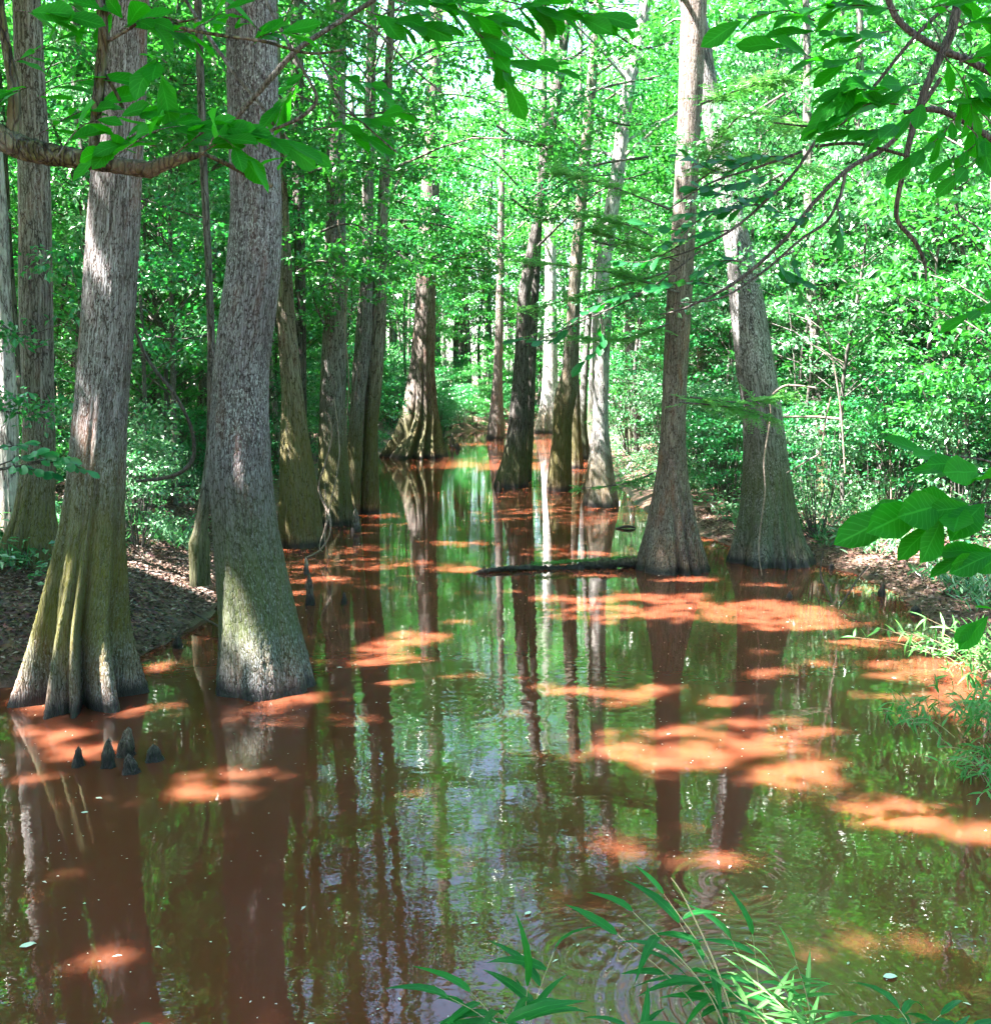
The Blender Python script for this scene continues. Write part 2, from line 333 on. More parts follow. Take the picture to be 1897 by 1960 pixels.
# ------------------------------------------------------------------ terrain and water
SH = [(-60, 3.3), (-14, 7.5), (-8.5, 9.2)] + [tuple(onz(u, v)[:2]) for u, v in
      [(-40, 1320), (90, 1305), (200, 1290), (260, 1262), (335, 1225), (410, 1172), (430, 1110), (480, 1060), (525, 1020), (560, 980), (600, 945), (660, 915), (715, 880), (755, 856),
       (850, 838), (870, 826), (960, 821), (1065, 820), (1110, 829), (1150, 850), (1170, 880), (1180, 925), (1215, 965), (1300, 1010), (1385, 1040), (1450, 1062),
       (1565, 1080), (1640, 1098), (1720, 1140), (1790, 1195), (1850, 1262), (1890, 1310)]] + [(5.3, 9.0), (5.2, 7.8), (6.5, 6.6), (12, 5), (60, 3.3), (60, 3.2), (0.5, 3.35), (-60, 3.2)]
SH = np.array(SH)
def sdist(x, y):
    x = np.asarray(x, float); y = np.asarray(y, float); best = np.full(x.shape, 1e9); ins = np.zeros(x.shape, bool)
    for i in range(len(SH)):
        a, b = SH[i], SH[(i + 1) % len(SH)]; e = b - a
        t = np.clip(((x - a[0]) * e[0] + (y - a[1]) * e[1]) / (e @ e + 1e-12), 0, 1)
        best = np.minimum(best, np.hypot(x - a[0] - t * e[0], y - a[1] - t * e[1]))
        c = ((a[1] > y) != (b[1] > y)) & (x < (b[0] - a[0]) * (y - a[1]) / (b[1] - a[1] + 1e-12) + a[0]); ins ^= c
    return np.where(ins, -best, best)
def gz(x, y):
    d = sdist(x, y); n = fbm(np.asarray(x, float), np.asarray(y, float), 1.1, 3)
    dd = np.maximum(d + .12 * fbm(np.asarray(x, float), np.asarray(y, float), 2.5, 5), 0)
    right = np.clip((np.asarray(x) - 2) / 3, 0, 1)
    out = (1.2 - .45 * right) * (1 - np.exp(-dd / (1.9 + right))) + .012 * np.minimum(dd, 40) + (.07 * n) * np.clip(dd / 1.0, 0, 1) + .012
    return np.where(d > 0, out, np.maximum(-.9, .5 * d - .02))
s = np.linspace(-1, 1, 520); gx = np.sinh(s * 6.2) / math.sinh(6.2) * 700
s = np.linspace(0, 1, 620); gy = -60 + 0 * s; gy = 14 + np.sinh((s - .35) * 7.5) / math.sinh(.65 * 7.5) * 900
X, Y = np.meshgrid(gx, gy); Z = gz(X, Y)
V = np.stack([X, Y, Z], -1).reshape(-1, 3); nx, ny = len(gx), len(gy)
i, j = np.meshgrid(np.arange(ny - 1), np.arange(nx - 1), indexing='ij')
F = np.stack([i * nx + j, i * nx + j + 1, (i + 1) * nx + j + 1, (i + 1) * nx + j], -1).reshape(-1, 4)
tag(link('ground', mesh('ground', V, F, M_ground)), kind='structure')
V = [(-62, 2.5, 0), (62, 2.5, 0), (62, 75, 0), (-62, 75, 0)]
tag(link('water', mesh('water', V, [[0, 1, 2, 3]], M_water)), kind='structure')

# ------------------------------------------------------------------ sun gaps cut into the leaves above chosen spots
LIT = []; WLIT = []      # (point, rx, ry)
def lit_water(u, v, ru, rv, z=0.0):
    p = onz(u, v, z); a = onz(u + ru, v, z); b = onz(u, v - rv, z); c = onz(u, v + rv, z)
    WLIT.append((p, abs(a[0] - p[0]) * 1.1 + .05, (b[1] - c[1]) / 2 * 1.15 + .06))
def lit_at(u, v, y, r, ry=None): LIT.append((aty(u, v, y), r, ry or r))
for a in [(1290, 1150, 60, 10), (1440, 1172, 110, 16), (1560, 1190, 60, 8), (1660, 1225, 90, 9), (1770, 1275, 90, 9), (1850, 1330, 60, 12), (1290, 1435, 70, 12), (1540, 1478, 75, 13), (1610, 1500, 30, 9),
          (1660, 1545, 50, 10), (1750, 1568, 100, 16), (1860, 1590, 60, 14), (1440, 1385, 60, 6), (1560, 1400, 50, 5), (700, 1300, 45, 8), (780, 1228, 60, 9), (730, 1245, 40, 6), (90, 1400, 55, 7), (120, 1440, 70, 9), (220, 1830, 28, 7),
          (150, 1845, 22, 6), (370, 1522, 30, 5), (1190, 1610, 35, 8), (1400, 1640, 60, 6), (1120, 1325, 50, 4), (1200, 1330, 40, 5), (870, 908, 70, 4), (800, 900, 40, 3), (960, 848, 80, 5), (1000, 838, 60, 4),
          (600, 1082, 40, 3), (700, 1088, 35, 2.5), (640, 1050, 30, 2), (690, 1020, 60, 2), (780, 1015, 30, 1.6), (1130, 1018, 40, 2), (1050, 990, 30, 1.5), (900, 1040, 50, 1.5), (1100, 1060, 40, 2), (1460, 1290, 40, 4), (860, 1045, 40, 1.8),
          (850, 1290, 50, 5), (940, 955, 40, 2), (1320, 1110, 40, 2), (640, 1110, 30, 2), (560, 1135, 20, 3), (560, 1060, 30, 2), (790, 1520, 18, 6)]:
    lit_water(*a)

for a in [(45, 1290, 9.2, .42, .6), (165, 1240, 9.1, .36, .5), (520, 1290, 9.6, .42, .5), (560, 880, 18.4, .4, 1.0), (1150, 700, 24, .5, .8), (1150, 600, 24, .5, .6), (815, 740, 38.5, .8, 1.0), (790, 820, 38.5, .8, .6),
          (1600, 480, 18, 2.2, 2.2), (1750, 420, 18, 3, 3), (1650, 700, 17, 1.2, 1.2), (1800, 600, 16, 2.6, 2.6), (1560, 620, 19, 1.2, 1.2), (1700, 880, 16, 1.5, 1.5), (1860, 1300, 9.3, .5, .6), (1480, 1900, 3.2, .2, .2),
          (640, 300, 28, 2, 2), (900, 200, 34, 4, 3), (330, 820, 18, 1.2, 1.2), (300, 950, 14, .8, .8), (330, 500, 22, 1.5, 1.5), (240, 1190, 10.5, .2, .3), (350, 230, 24, 2, 2), (500, 80, 4.2, .16, .16), (830, 90, 3.6, .13, .13), (1150, 80, 3.6, .13, .13), (1650, 210, 4.2, .2, .2), (1760, 965, 3.3, .1, .1), (570, 300, 25, 1.5, 1.5), (130, 250, 20, 1.5, 1.5)]:
    lit_at(*a)

SOFT = []
for u, v, ru, rv, p_ in [(1270, 1165, 200, 26, .75), (1500, 1190, 160, 30, .8), (1760, 1290, 140, 60, .7), (1330, 1430, 170, 40, .7), (1580, 1500, 140, 50, .8), (1760, 1580, 160, 50, .85), (1300, 1630, 200, 45, .6), (760, 1260, 130, 50, .6), (680, 1330, 80, 40, .5),
                     (680, 1050, 150, 45, .65), (1080, 1030, 160, 30, .5), (100, 1430, 110, 45, .6), (1100, 1335, 160, 30, .5), (860, 905, 110, 14, .7), (1000, 850, 130, 20, 1.1), (960, 870, 150, 16, .9), (180, 1835, 120, 30, .5), (860, 1090, 100, 14, .5), (520, 1500, 130, 40, .35)]:
    p = onz(u, v); a = onz(u + ru, v); b = onz(u, v - rv); c = onz(u, v + rv); SOFT.append((p, a[0] - p[0], (b[1] - c[1]) / 2, p_))

SKYG = []      # openings cut in the crowns along mirrored view lines for sky glints
_h = np.random.default_rng(5)
for u, v, rad in [(_h.uniform(500, 1050), _h.uniform(1520, 1950), _h.uniform(.15, .5)) for _ in range(46)] + [(_h.uniform(1150, 1850), _h.uniform(1640, 1950), _h.uniform(.15, .5)) for _ in range(40)] + [(960, 1560, .8), (880, 1640, .6), (640, 1680, .7), (600, 1760, .6), (760, 1880, .4), (850, 1890, .35), (1000, 1750, .6), (700, 1720, .6), (1180, 1840, .5), (1400, 1700, .9), (1475, 1740, .7), (1350, 1930, .5), (1500, 1940, .6),
                  (55, 1640, .5), (560, 1880, .8), (940, 1480, .6), (1540, 1480, .7), (930, 1860, .3), (520, 1640, .5), (1600, 1760, .5), (1720, 1850, .6)]:
    r_ = ray(u, v); d = np.array([r_[0], r_[1], -r_[2]]); SKYG.append((onz(u, v), d / np.linalg.norm(d), rad))
# how far the canopy opens above each spot of the water, 5 cm cells
OX0, OY0, OST = -12.0, 2.0, .05
gx_, gy_ = np.meshgrid(OX0 + OST * np.arange(500), OY0 + OST * np.arange(1160))
wgt = np.zeros(gx_.shape)
for p, rx, ry, p_ in SOFT: wgt = np.maximum(wgt, p_ * .85 * np.exp(-.55 * (((gx_ - p[0]) / rx) ** 2 + ((gy_ - p[1]) / ry) ** 2)))
for p, rx, ry in WLIT: wgt = np.maximum(wgt, 1.1 * np.exp(-.6 * (((gx_ - p[0]) / rx) ** 2 + ((gy_ - p[1]) / ry) ** 2)))
nz_ = .6 * fbm(gx_ * .55, gy_ * 1.5, 3.0, 44) + .55 * fbm(gx_ * .6, gy_ * 1.5, 7.5, 45)
OPEN = np.clip((wgt * 1.35 + nz_ * .9 - .24) * 2.4, 0, 1) * .97

def keep(P, edge=.45):
    """False for leaves that stand in one of the sun gaps."""
    k = np.ones(len(P), bool)
    if len(P) == 0: return k
    t = P[:, 2] / S[2]; ix = ((P[:, 0] - t * S[0] - OX0) / OST).astype(int); iy = ((P[:, 1] - t * S[1] - OY0) / OST).astype(int)
    ok = (ix >= 0) & (ix < OPEN.shape[1]) & (iy >= 0) & (iy < OPEN.shape[0]) & (P[:, 2] > 1.5)
    k[ok] &= R.uniform(size=int(ok.sum())) >= OPEN[iy[ok], ix[ok]]
    for o, d, rad in SKYG:
        q = P - o; a = q @ d; r2 = ((q - a[:, None] * d) ** 2).sum(1); k &= ~((a > 6) & (r2 < (rad * a / 22 * (1 + .3 * R.normal(size=len(P)))) ** 2))
    for p, rx, ry in LIT:
        t = (P[:, 2] - p[2]) / S[2]; q = P - t[:, None] * S
        e = ((q[:, 0] - p[0]) / rx) ** 2 + ((q[:, 1] - p[1]) / ry) ** 2
        near = (e < 4) & (t > .8)
        if near.any():
            ii = np.nonzero(near)[0]; w_ = 1.0 * fbm(q[ii, 0] * .6, q[ii, 1] * 1.3, 4.2, 12)
            k[ii[(e[ii] < 1.05 + w_ + edge * R.normal(size=len(ii))) & (R.uniform(size=len(ii)) < .95)]] = False
    return k

# ------------------------------------------------------------------ trunks
def make_trunk(sil, y, zb, mat, name, top=17, A=.25, lobes=7, fh=1.0, seed=1, seg=64, dz=.06, pw=1.0, lump=.02, topr=.45, topdir=None, topz=None, lobeang=None):
    """sil: (v, left u, right u) rows measured down the trunk; y: distance; returns geo + centreline function"""
    sil = sorted(sil, key=lambda q: q[0]); r_ = np.random.default_rng(seed)
    c = np.array([aty((a + b) / 2, v, y) for v, a, b in sil]); rad = np.array([(b - a) / 2 * pxm(y) for v, a, b in sil])
    c = c[::-1]; rad = rad[::-1]                                   # bottom to top
    z = c[:, 2]; 
    z0 = min(zb - .35, z[0] - .2)
    c = np.vstack([[c[0, 0] - (c[1, 0] - c[0, 0]) * .15, y, z0], c]); rad = np.r_[rad[0] * 1.05, rad]
    d = topdir if topdir is not None else (c[-1, 0] - c[-3, 0]) / (c[-1, 2] - c[-3, 2] + 1e-6)
    zt = c[-1, 2]; H = top - zt
    if H > 1:
        for k in (1/3, 2/3, 1.0):
            c = np.vstack([c, [c[-1, 0] + d * H / 3 * (1 - .3 * k), y + r_.normal(0, .1) * k, zt + H * k]])
            rad = np.r_[rad, rad[len(rad) - 1] * (1 - (1 - topr) / 3)]
    zz = [c[0, 2]]
    fine = zt + .3
    while zz[-1] < c[-1, 2]: zz.append(zz[-1] + (dz if zz[-1] < fine else .5))
    zz = np.array(zz)
    tc = np.interp(zz, c[:, 2], np.arange(len(c)))
    # smooth interpolation through the rows
    i = np.clip(tc.astype(int), 0, len(c) - 2); f = tc - i
    def cub(a):
        p0 = a[np.maximum(i - 1, 0)]; p1 = a[i]; p2 = a[i + 1]; p3 = a[np.minimum(i + 2, len(a) - 1)]
        m = .5 * ((2 * p1) + (p2 - p0) * f + (2 * p0 - 5 * p1 + 4 * p2 - p3) * f ** 2 + (3 * p1 - p0 - 3 * p2 + p3) * f ** 3)
        return .5 * m + .5 * (p1 + (p2 - p1) * f)
    cx, rr, cyy = cub(c[:, 0]), cub(rad), cub(c[:, 1])
    th = np.arange(seg) * 2 * math.pi / seg
    hz = (zz - zb)[:, None]; T = th[None] + 0 * hz
    Tw = T + .28 * np.sin(2 * T + r_.uniform(0, 6)) + .2 * np.sin(3 * T + r_.uniform(0, 6)) + .12 * np.sin(hz * 1.3 + r_.uniform(0, 6))
    ridge = np.abs(np.cos(Tw * lobes / 2 + r_.uniform(0, 3))) ** pw
    sub = np.abs(np.cos(Tw * lobes * 1.1 + r_.uniform(0, 3) + .5 * np.sin(hz * 2)))
    if lobeang:
        ridge = np.zeros_like(T)
        for a_, w_ in lobeang:
            dth = np.angle(np.exp(1j * (T - math.radians(a_) - .10 * np.sin(hz * 1.1 + a_)))); ridge = np.maximum(ridge, np.clip(1 - (np.abs(dth) / math.radians(w_)) ** 2.2, 0, 1))
    am = A * np.exp(-(np.maximum(hz, 0) / fh) ** 1.5)
    mul = 1 - am * (1 - ridge) - am * .28 * (1 - sub) * (ridge)
    mul = mul + lump * (np.sin(3 * T + hz * 1.7 + r_.uniform(0, 6)) * .5 + np.sin(7 * T - hz * 2.9 + r_.uniform(0, 6)) * .35 + np.sin(hz * 4.1 + 2 * T + r_.uniform(0, 6)) * .4)
    mul = mul + .006 * r_.normal(size=mul.shape)
    rw = rr[:, None] * mul
    Vx = cx[:, None] + rw * np.cos(T); Vy = cyy[:, None] + rw * np.sin(T)
    V = np.stack([Vx, Vy, np.repeat(zz[:, None], seg, 1)], -1).reshape(-1, 3)
    bk = np.stack([rw * np.cos(T), rw * np.sin(T), np.repeat(zz[:, None], seg, 1)], -1).reshape(-1, 3) + seed * 3.7
    bk[:, 2] -= seed * 3.7
    n = len(zz); ii = np.arange(n - 1)[:, None]; j = np.arange(seg)[None]; j2 = (j + 1) % seg
    F = np.stack([ii * seg + j, ii * seg + j2, (ii + 1) * seg + j2, (ii + 1) * seg + j], -1).reshape(-1, 4)
    org = np.array([np.interp(zb, zz, cx), y, zb])
    me = mesh(name, V - org, F, mat, True, {'bk': ('FLOAT_VECTOR', bk)})
    cl = np.stack([cx, cyy, zz], 1)
    return me, org, cl, rr

def clusters_to_leaves(g, Cn, rad, per, L, Wd, flat=.3, droop=.0, kp=True):
    n = len(Cn) * per; P = np.repeat(Cn, per, 0)
    off = norm(R.normal(size=(n, 3))) * (R.uniform(0, 1, n) ** .5)[:, None]; off[:, 2] *= flat
    rr = np.repeat(np.broadcast_to(rad, (len(Cn),)), per)[:, None]
    off[:, 2] -= droop * (off[:, 0] ** 2 + off[:, 1] ** 2)
    P = P + off * rr
    if kp:
        k = keep(P); P = P[k]; off = off[k]; n = len(P)
    D = off * np.array([1, 1, .6]) + R.normal(0, .45, (n, 3)); D[:, 2] -= .15
    Nn = np.array([0, 0, 1.0]) + R.normal(0, .42, (n, 3))
    sz = R.uniform(.65, 1.3, n)
    leaves_small(g, P, D, Nn, L * sz, Wd * sz, np.clip(R.normal(.45, .3, n), 0, 1))

def crown(name, parent, org, cl, rr, zlo, zhi, rad, ncl, per, mat, bark, L=.11, Wd=.065, seed=0, crad=.75, flat=.35, lean=(0, 0)):
    """limbs from the upper trunk carrying leaf clusters"""
    r_ = np.random.default_rng(seed + 100)
    g = Geo(); gb = Geo(); ct = []
    zt = cl[-1, 2]
    for k in range(ncl):
        z = r_.uniform(zlo, zhi); f = (z - zlo) / (zhi - zlo); R_ = rad * (1 - .55 * f) * (.35 + .65 * r_.uniform() ** .6)
        a = r_.uniform(0, 6.283); zb = max(z - R_ * r_.uniform(.1, .5), cl[0, 2]); zb = min(zb, zt - .2)
        b = np.array([np.interp(zb, cl[:, 2], cl[:, 0]), np.interp(zb, cl[:, 2], cl[:, 1]), zb])
        e = b + np.array([math.cos(a) * R_ + lean[0] * R_, math.sin(a) * R_ + lean[1] * R_, z - zb])
        ct.append(e)
        if k % 3 == 0:
            m = (b + e) / 2 + np.array([0, 0, .12 * R_]); r0 = np.interp(zb, cl[:, 2], rr) * .28
            tube(gb, [b, m, e], [min(r0, .07), min(r0, .07) * .6, .012], 5, 7)
    ct = np.array(ct); clusters_to_leaves(g, ct, crad, per, L, Wd, flat)
    c = link(name, g.mesh(name, mat, org, False), parent)
    if gb.n: link('limbs', gb.mesh('limbs', bark, org), parent)
    return c

# main trees: name, label, category, silhouette rows, bark, options
def water_y(v, rpx):
    p = onz(948, v); return p[1] + rpx * pxm(p[1]) * .75
TREES = [
 dict(n='cypress_tree', l='nearest left cypress with deeply fluted buttressed base and green moss stripes', y=9.55, zb=0, b=B_cyp, sil=[(0,205,283),(180,193,276),(330,178,268),(600,160,258),(780,145,243),(900,132,240),(1000,117,238),(1100,93,241),(1200,66,247),(1300,36,275),(1380,12,303)],
      A=.68, fh=1.4, lobeang=[(182,20),(212,12),(259,18),(286,8),(324,25),(20,24),(75,26),(130,26)], seed=3, seg=144, dz=.03, pw=.8, top=18),
 dict(n='tupelo_tree', l='large pale-speckled leaning tupelo with smooth swollen base, second trunk in the water', y=9.95, zb=0, b=B_tup, sil=[(0,436,526),(200,440,531),(400,444,537),(520,435,534),(600,423,526),(700,412,515),(800,405,514),(900,401,519),(1000,407,531),(1100,413,551),(1200,415,575),(1300,409,604),(1358,402,619)],
      A=.16, lobes=6, fh=1.1, seed=5, seg=144, dz=.03, lump=.018, top=19),
 dict(n='bank_tree', l='dark mossy tree with hollow rooted base on the left bank behind the fluted cypress', y=12.4, zb=.95, b=B_far, sil=[(0,28,76),(300,38,93),(600,40,100),(800,48,104),(900,42,106),(980,26,106),(1040,2,118)], A=.4, lobes=6, fh=.5, seed=8, seg=80, top=16),
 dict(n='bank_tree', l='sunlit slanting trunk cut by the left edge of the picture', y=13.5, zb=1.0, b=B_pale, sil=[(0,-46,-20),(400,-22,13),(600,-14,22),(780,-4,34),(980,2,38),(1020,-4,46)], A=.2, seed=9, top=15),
 dict(n='bank_tree', l='slim curved mossy trunk leaning on the bank just left of the tupelo', y=13.6, zb=.62, b=B_darkb, sil=[(0,372,386),(330,384,398),(520,394,407),(680,398,413),(850,396,412),(950,384,404),(1010,372,398),(1040,362,402)], A=.3, lobes=5, fh=.3, seed=10, top=12),
 dict(n='tupelo_tree', l='mossy buttressed trunk rising from red water right of the large tupelo', y=18.6, zb=0, b=B_mossy, sil=[(430,534,554),(600,530,564),(750,540,580),(850,537,594),(950,534,611),(1028,529,623)], A=.22, lobes=5, fh=.8, seed=11, seg=80, top=15),
 dict(n='cypress_tree', l='grey straight cypress behind the pale vine, left of the close pair', y=21.3, zb=0, b=B_far, sil=[(380,626,661),(600,620,664),(800,612,662),(900,609,668),(994,600,680)], A=.22, seed=12, seg=80, top=19),
 dict(n='tupelo_tree', l='curving slim trunk, left one of the close pair by the left shore', y=22.8, zb=0, b=B_far, sil=[(330,694,716),(500,694,714),(650,680,712),(760,672,700),(850,666,694),(967,664,690)], A=.15, seed=13, top=15),
 dict(n='tupelo_tree', l='dark mossy curving trunk, right one of the close pair by the left shore', y=23.0, zb=0, b=B_mossy, sil=[(430,722,742),(570,712,740),(700,703,734),(820,697,724),(960,691,727)], A=.2, seed=14, top=14),
 dict(n='cypress_tree', l='big far cypress with wide skirt of ridged roots at the left shore', y=39.5, zb=0, b=B_dkcyp, sil=[(380,806,840),(540,797,834),(600,794,833),(700,785,833),(760,775,836),(800,764,842),(840,746,850),(873,723,861)], A=.55, lobes=11, fh=2.6, seed=15, seg=120, dz=.08, pw=.7, top=21),
 dict(n='cypress_tree', l='slender far cypress with reddish flared base in the middle of the channel', y=51.0, zb=0, b=B_red, sil=[(470,952,965),(600,949,964),(720,944,962),(790,937,964),(841,930,966)], A=.2, seed=16, top=22),
 dict(n='tupelo_tree', l='dark nearly black leaning trunk with swollen foot mid channel', y=28.6, zb=0, b=B_darkb, sil=[(80,1070,1088),(150,1060,1080),(300,1035,1056),(440,1016,1036),(560,992,1016),(700,984,1012),(820,972,1010),(880,960,1008),(933,943,1013)], A=.15, seed=17, top=17, seg=72),
 dict(n='tupelo_tree', l='thin dark stem standing just behind the black leaning trunk', y=30.5, zb=0, b=B_darkb, sil=[(60,1036,1046),(240,1036,1047),(420,1024,1038),(560,1017,1032),(700,1008,1026),(820,1000,1022),(925,992,1018)], A=.15, seed=18, top=17),
 dict(n='tupelo_tree', l='olive brown trunk with shouldered bulge standing right of the black trunk', y=27.6, zb=0, b=B_mossy, sil=[(80,1130,1148),(320,1108,1128),(500,1092,1114),(640,1083,1106),(700,1078,1104),(760,1062,1103),(800,1060,1096),(880,1052,1094),(947,1045,1095)], A=.15, seed=19, top=16),
 dict(n='tupelo_tree', l='narrow shaded trunk just behind the shouldered olive trunk', y=34.3, zb=0, b=B_far, sil=[(500,1100,1112),(700,1092,1108),(820,1090,1112),(897,1086,1118)], A=.15, seed=20, top=14),
 dict(n='tupelo_tree', l='crooked thin trunk left of the white sunlit tree near its foot', y=38.5, zb=0, b=B_grey, sil=[(520,1128,1138),(650,1118,1130),(750,1110,1124),(820,1104,1124),(880,1098,1132)], A=.2, seed=21, top=13),
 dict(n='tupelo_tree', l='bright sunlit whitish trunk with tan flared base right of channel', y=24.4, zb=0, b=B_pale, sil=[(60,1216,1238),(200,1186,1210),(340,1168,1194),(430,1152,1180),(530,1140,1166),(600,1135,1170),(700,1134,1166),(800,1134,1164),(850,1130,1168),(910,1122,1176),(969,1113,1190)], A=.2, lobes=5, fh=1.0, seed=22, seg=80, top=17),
 dict(n='cypress_tree', l='ribbed reddish grey cypress nearest on the right side of the water', y=16.2, zb=0, b=B_red, sil=[(0,1306,1352),(200,1299,1342),(400,1289,1332),(600,1275,1322),(750,1268,1313),(850,1262,1312),(920,1254,1318),(1000,1238,1334),(1050,1224,1348),(1100,1211,1363)], A=.42, lobes=12, fh=1.2, seed=23, seg=144, dz=.035, pw=.8, top=19),
 dict(n='tupelo_tree', l='broad grey leaning tree with thin pale vine, at the right shore', y=16.9, zb=0, b=B_grey, sil=[(0,1300,1344),(200,1340,1378),(400,1374,1418),(500,1391,1445),(600,1400,1465),(700,1409,1481),(800,1422,1496),(900,1422,1511),(960,1418,1522),(1020,1405,1540),(1080,1384,1568)], A=.26, lobes=10, fh=.9, seed=24, seg=120, dz=.035, top=18),
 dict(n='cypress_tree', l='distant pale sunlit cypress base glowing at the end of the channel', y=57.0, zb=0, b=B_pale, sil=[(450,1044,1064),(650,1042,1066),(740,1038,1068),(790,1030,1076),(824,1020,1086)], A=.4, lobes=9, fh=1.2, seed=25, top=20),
 dict(n='tupelo_tree', l='pale trunk with dark bulging foot on the right shore behind the white tree', y=42.0, zb=.25, b=B_grey, sil=[(450,1196,1212),(650,1196,1214),(760,1196,1220),(800,1196,1226),(860,1194,1232)], A=.15, seed=26, top=15),
 dict(n='tupelo_tree', l='shaded grey trunk standing between the crooked trunk and the white tree', y=44.0, zb=0, b=B_grey, sil=[(480,1136,1148),(650,1130,1144),(760,1126,1140),(857,1122,1146)], A=.15, seed=27, top=16),
 dict(n='bank_tree', l='dark straight trunk on the left bank above the mossy buttressed trunk', y=24.0, zb=1.05, b=B_darkb, sil=[(0,556,580),(300,560,582),(600,566,586),(800,566,588),(880,560,594)], A=.15, seed=28, top=16),
]
CROWNS = {0: (9, 17, 4.5), 1: (9.5, 18, 4.5)}
for i_, t in enumerate(TREES):
    seg = t.get('seg', 48); y = t['y']
    me, org, cl, rr = make_trunk(t['sil'], y, t['zb'], t['b'], 'trunk', t.get('top', 16), t.get('A', .2), t.get('lobes', 7), t.get('fh', .8), t['seed'], seg, t.get('dz', .07), t.get('pw', 1.0), t.get('lump', .02), lobeang=t.get('lobeang'))
    e = thing(t['n'], org, t['l'], 'tree'); link('trunk', me, e)
    top = t.get('top', 16); zlo = max(7.5, top - 9)
    if y > 30: zlo = 8.5
    mat = M_needle if 'cypress' in t['n'] else M_leaf
    crown('crown', e, org, cl, rr, zlo, top + 1, 4.2 if i_ not in (2, 3, 4, 22) else 2.5, 56 if i_ not in (2, 3, 4, 22) else 26, 62, mat, t['b'], L=.16, Wd=.085, seed=t['seed'], crad=.8)

# ------------------------------------------------------------------ overhead canopy (leaf mass added for shade, holed where sun should fall)
def canopy():
    g = Geo()
    def layer(n, x0, x1, y0, y1, z0, z1, den, crad, per, L, Wd, clump=1.0):
        xs = R.uniform(x0, x1, n); ys = R.uniform(y0, y1, n); Z = R.uniform(z0, z1, n); t = Z / S[2]
        d = den(xs, ys) * np.where(fbm(xs, ys, .45, 21) + .5 * fbm(xs + Z, ys, .9, 22) > -.35, 1.0, 1 - clump)
        k = (R.uniform(size=n) < d) & ~((t * S[1] + ys > 3) & (Z < 10.5))
        Cn = np.stack([xs + t * S[0], ys + t * S[1], Z], 1)[k]
        clusters_to_leaves(g, Cn, crad, per, L, Wd, .4)
    # measured where their shade falls: closed over the near water, open over the banks and far end
    def near(xs, ys):
        d = np.ones_like(xs); d[(xs > 5.2 + 0 * ys) & (ys > 11)] = .06; d[(xs < -4.0) & (ys > 13)] = .12; d[(xs < -7)] *= .6; d[(ys > 21) & (d > .5)] = .14; return d
    layer(11500, -13, 9, 1, 34, 9.5, 18, near, .8, 36, .20, .12, .0)
    def far(xs, ys):
        d = np.full(xs.shape, .3); d[(xs > -12) & (xs < 9) & (ys < 34)] = 0; d[(np.abs(xs) < 11) & (ys >= 34)] = .04; d[(xs > 5) & (ys > 10)] = .06; d[(xs < -3) & (ys > 16)] = .10; d[ys > 40] = .12; return d
    layer(2500, -10, 7, 1, 14, 11, 16, near, .8, 36, .20, .12, .0)
    layer(9000, -34, 34, -20, 76, 10, 19, far, 1.0, 26, .24, .14, .7)
    for u, v, yy, rad, m in [(470, 600, 9.9, .5, 40), (465, 750, 9.9, .5, 40), (480, 350, 9.9, .45, 30), (220, 500, 9.5, .45, 24), (65, 500, 12.4, .5, 24), (65, 800, 12.4, .5, 24), (1440, 650, 16.9, .6, 30), (1450, 850, 16.9, .6, 30), (1300, 300, 16, .6, 20), (20, 300, 3.6, .6, 20), (150, 300, 3.6, .6, 20), (250, 320, 3.6, .5, 20), (1860, 940, 3.3, .4, 24), (1870, 1080, 3.3, .4, 20), (1800, 160, 4.2, .5, 24), (1620, 160, 4.2, .5, 24), (1420, 370, 6.2, .6, 24), (1550, 360, 6.2, .5, 20), (1180, 560, 6.2, .5, 16), (1250, 1900, 3.2, .5, 20)]:  # leaf clusters added sunward of chosen trunks and leaves to shade them
        q = aty(u, v, yy) + S * R.uniform(11, 15, (m, 1)) + R.normal(0, rad, (m, 3)) * [1, 1, .4]; clusters_to_leaves(g, q, .5, 36, .18, .11, .4)
    print('canopy leaves', g.n // 4)
    o = link('shade_canopy', g.mesh('shade_canopy', M_leaf, smooth=False))
    tag(o, 'green leafy canopy overhead, added and shaped to dapple the water with sun', 'canopy', kind='stuff')
canopy()

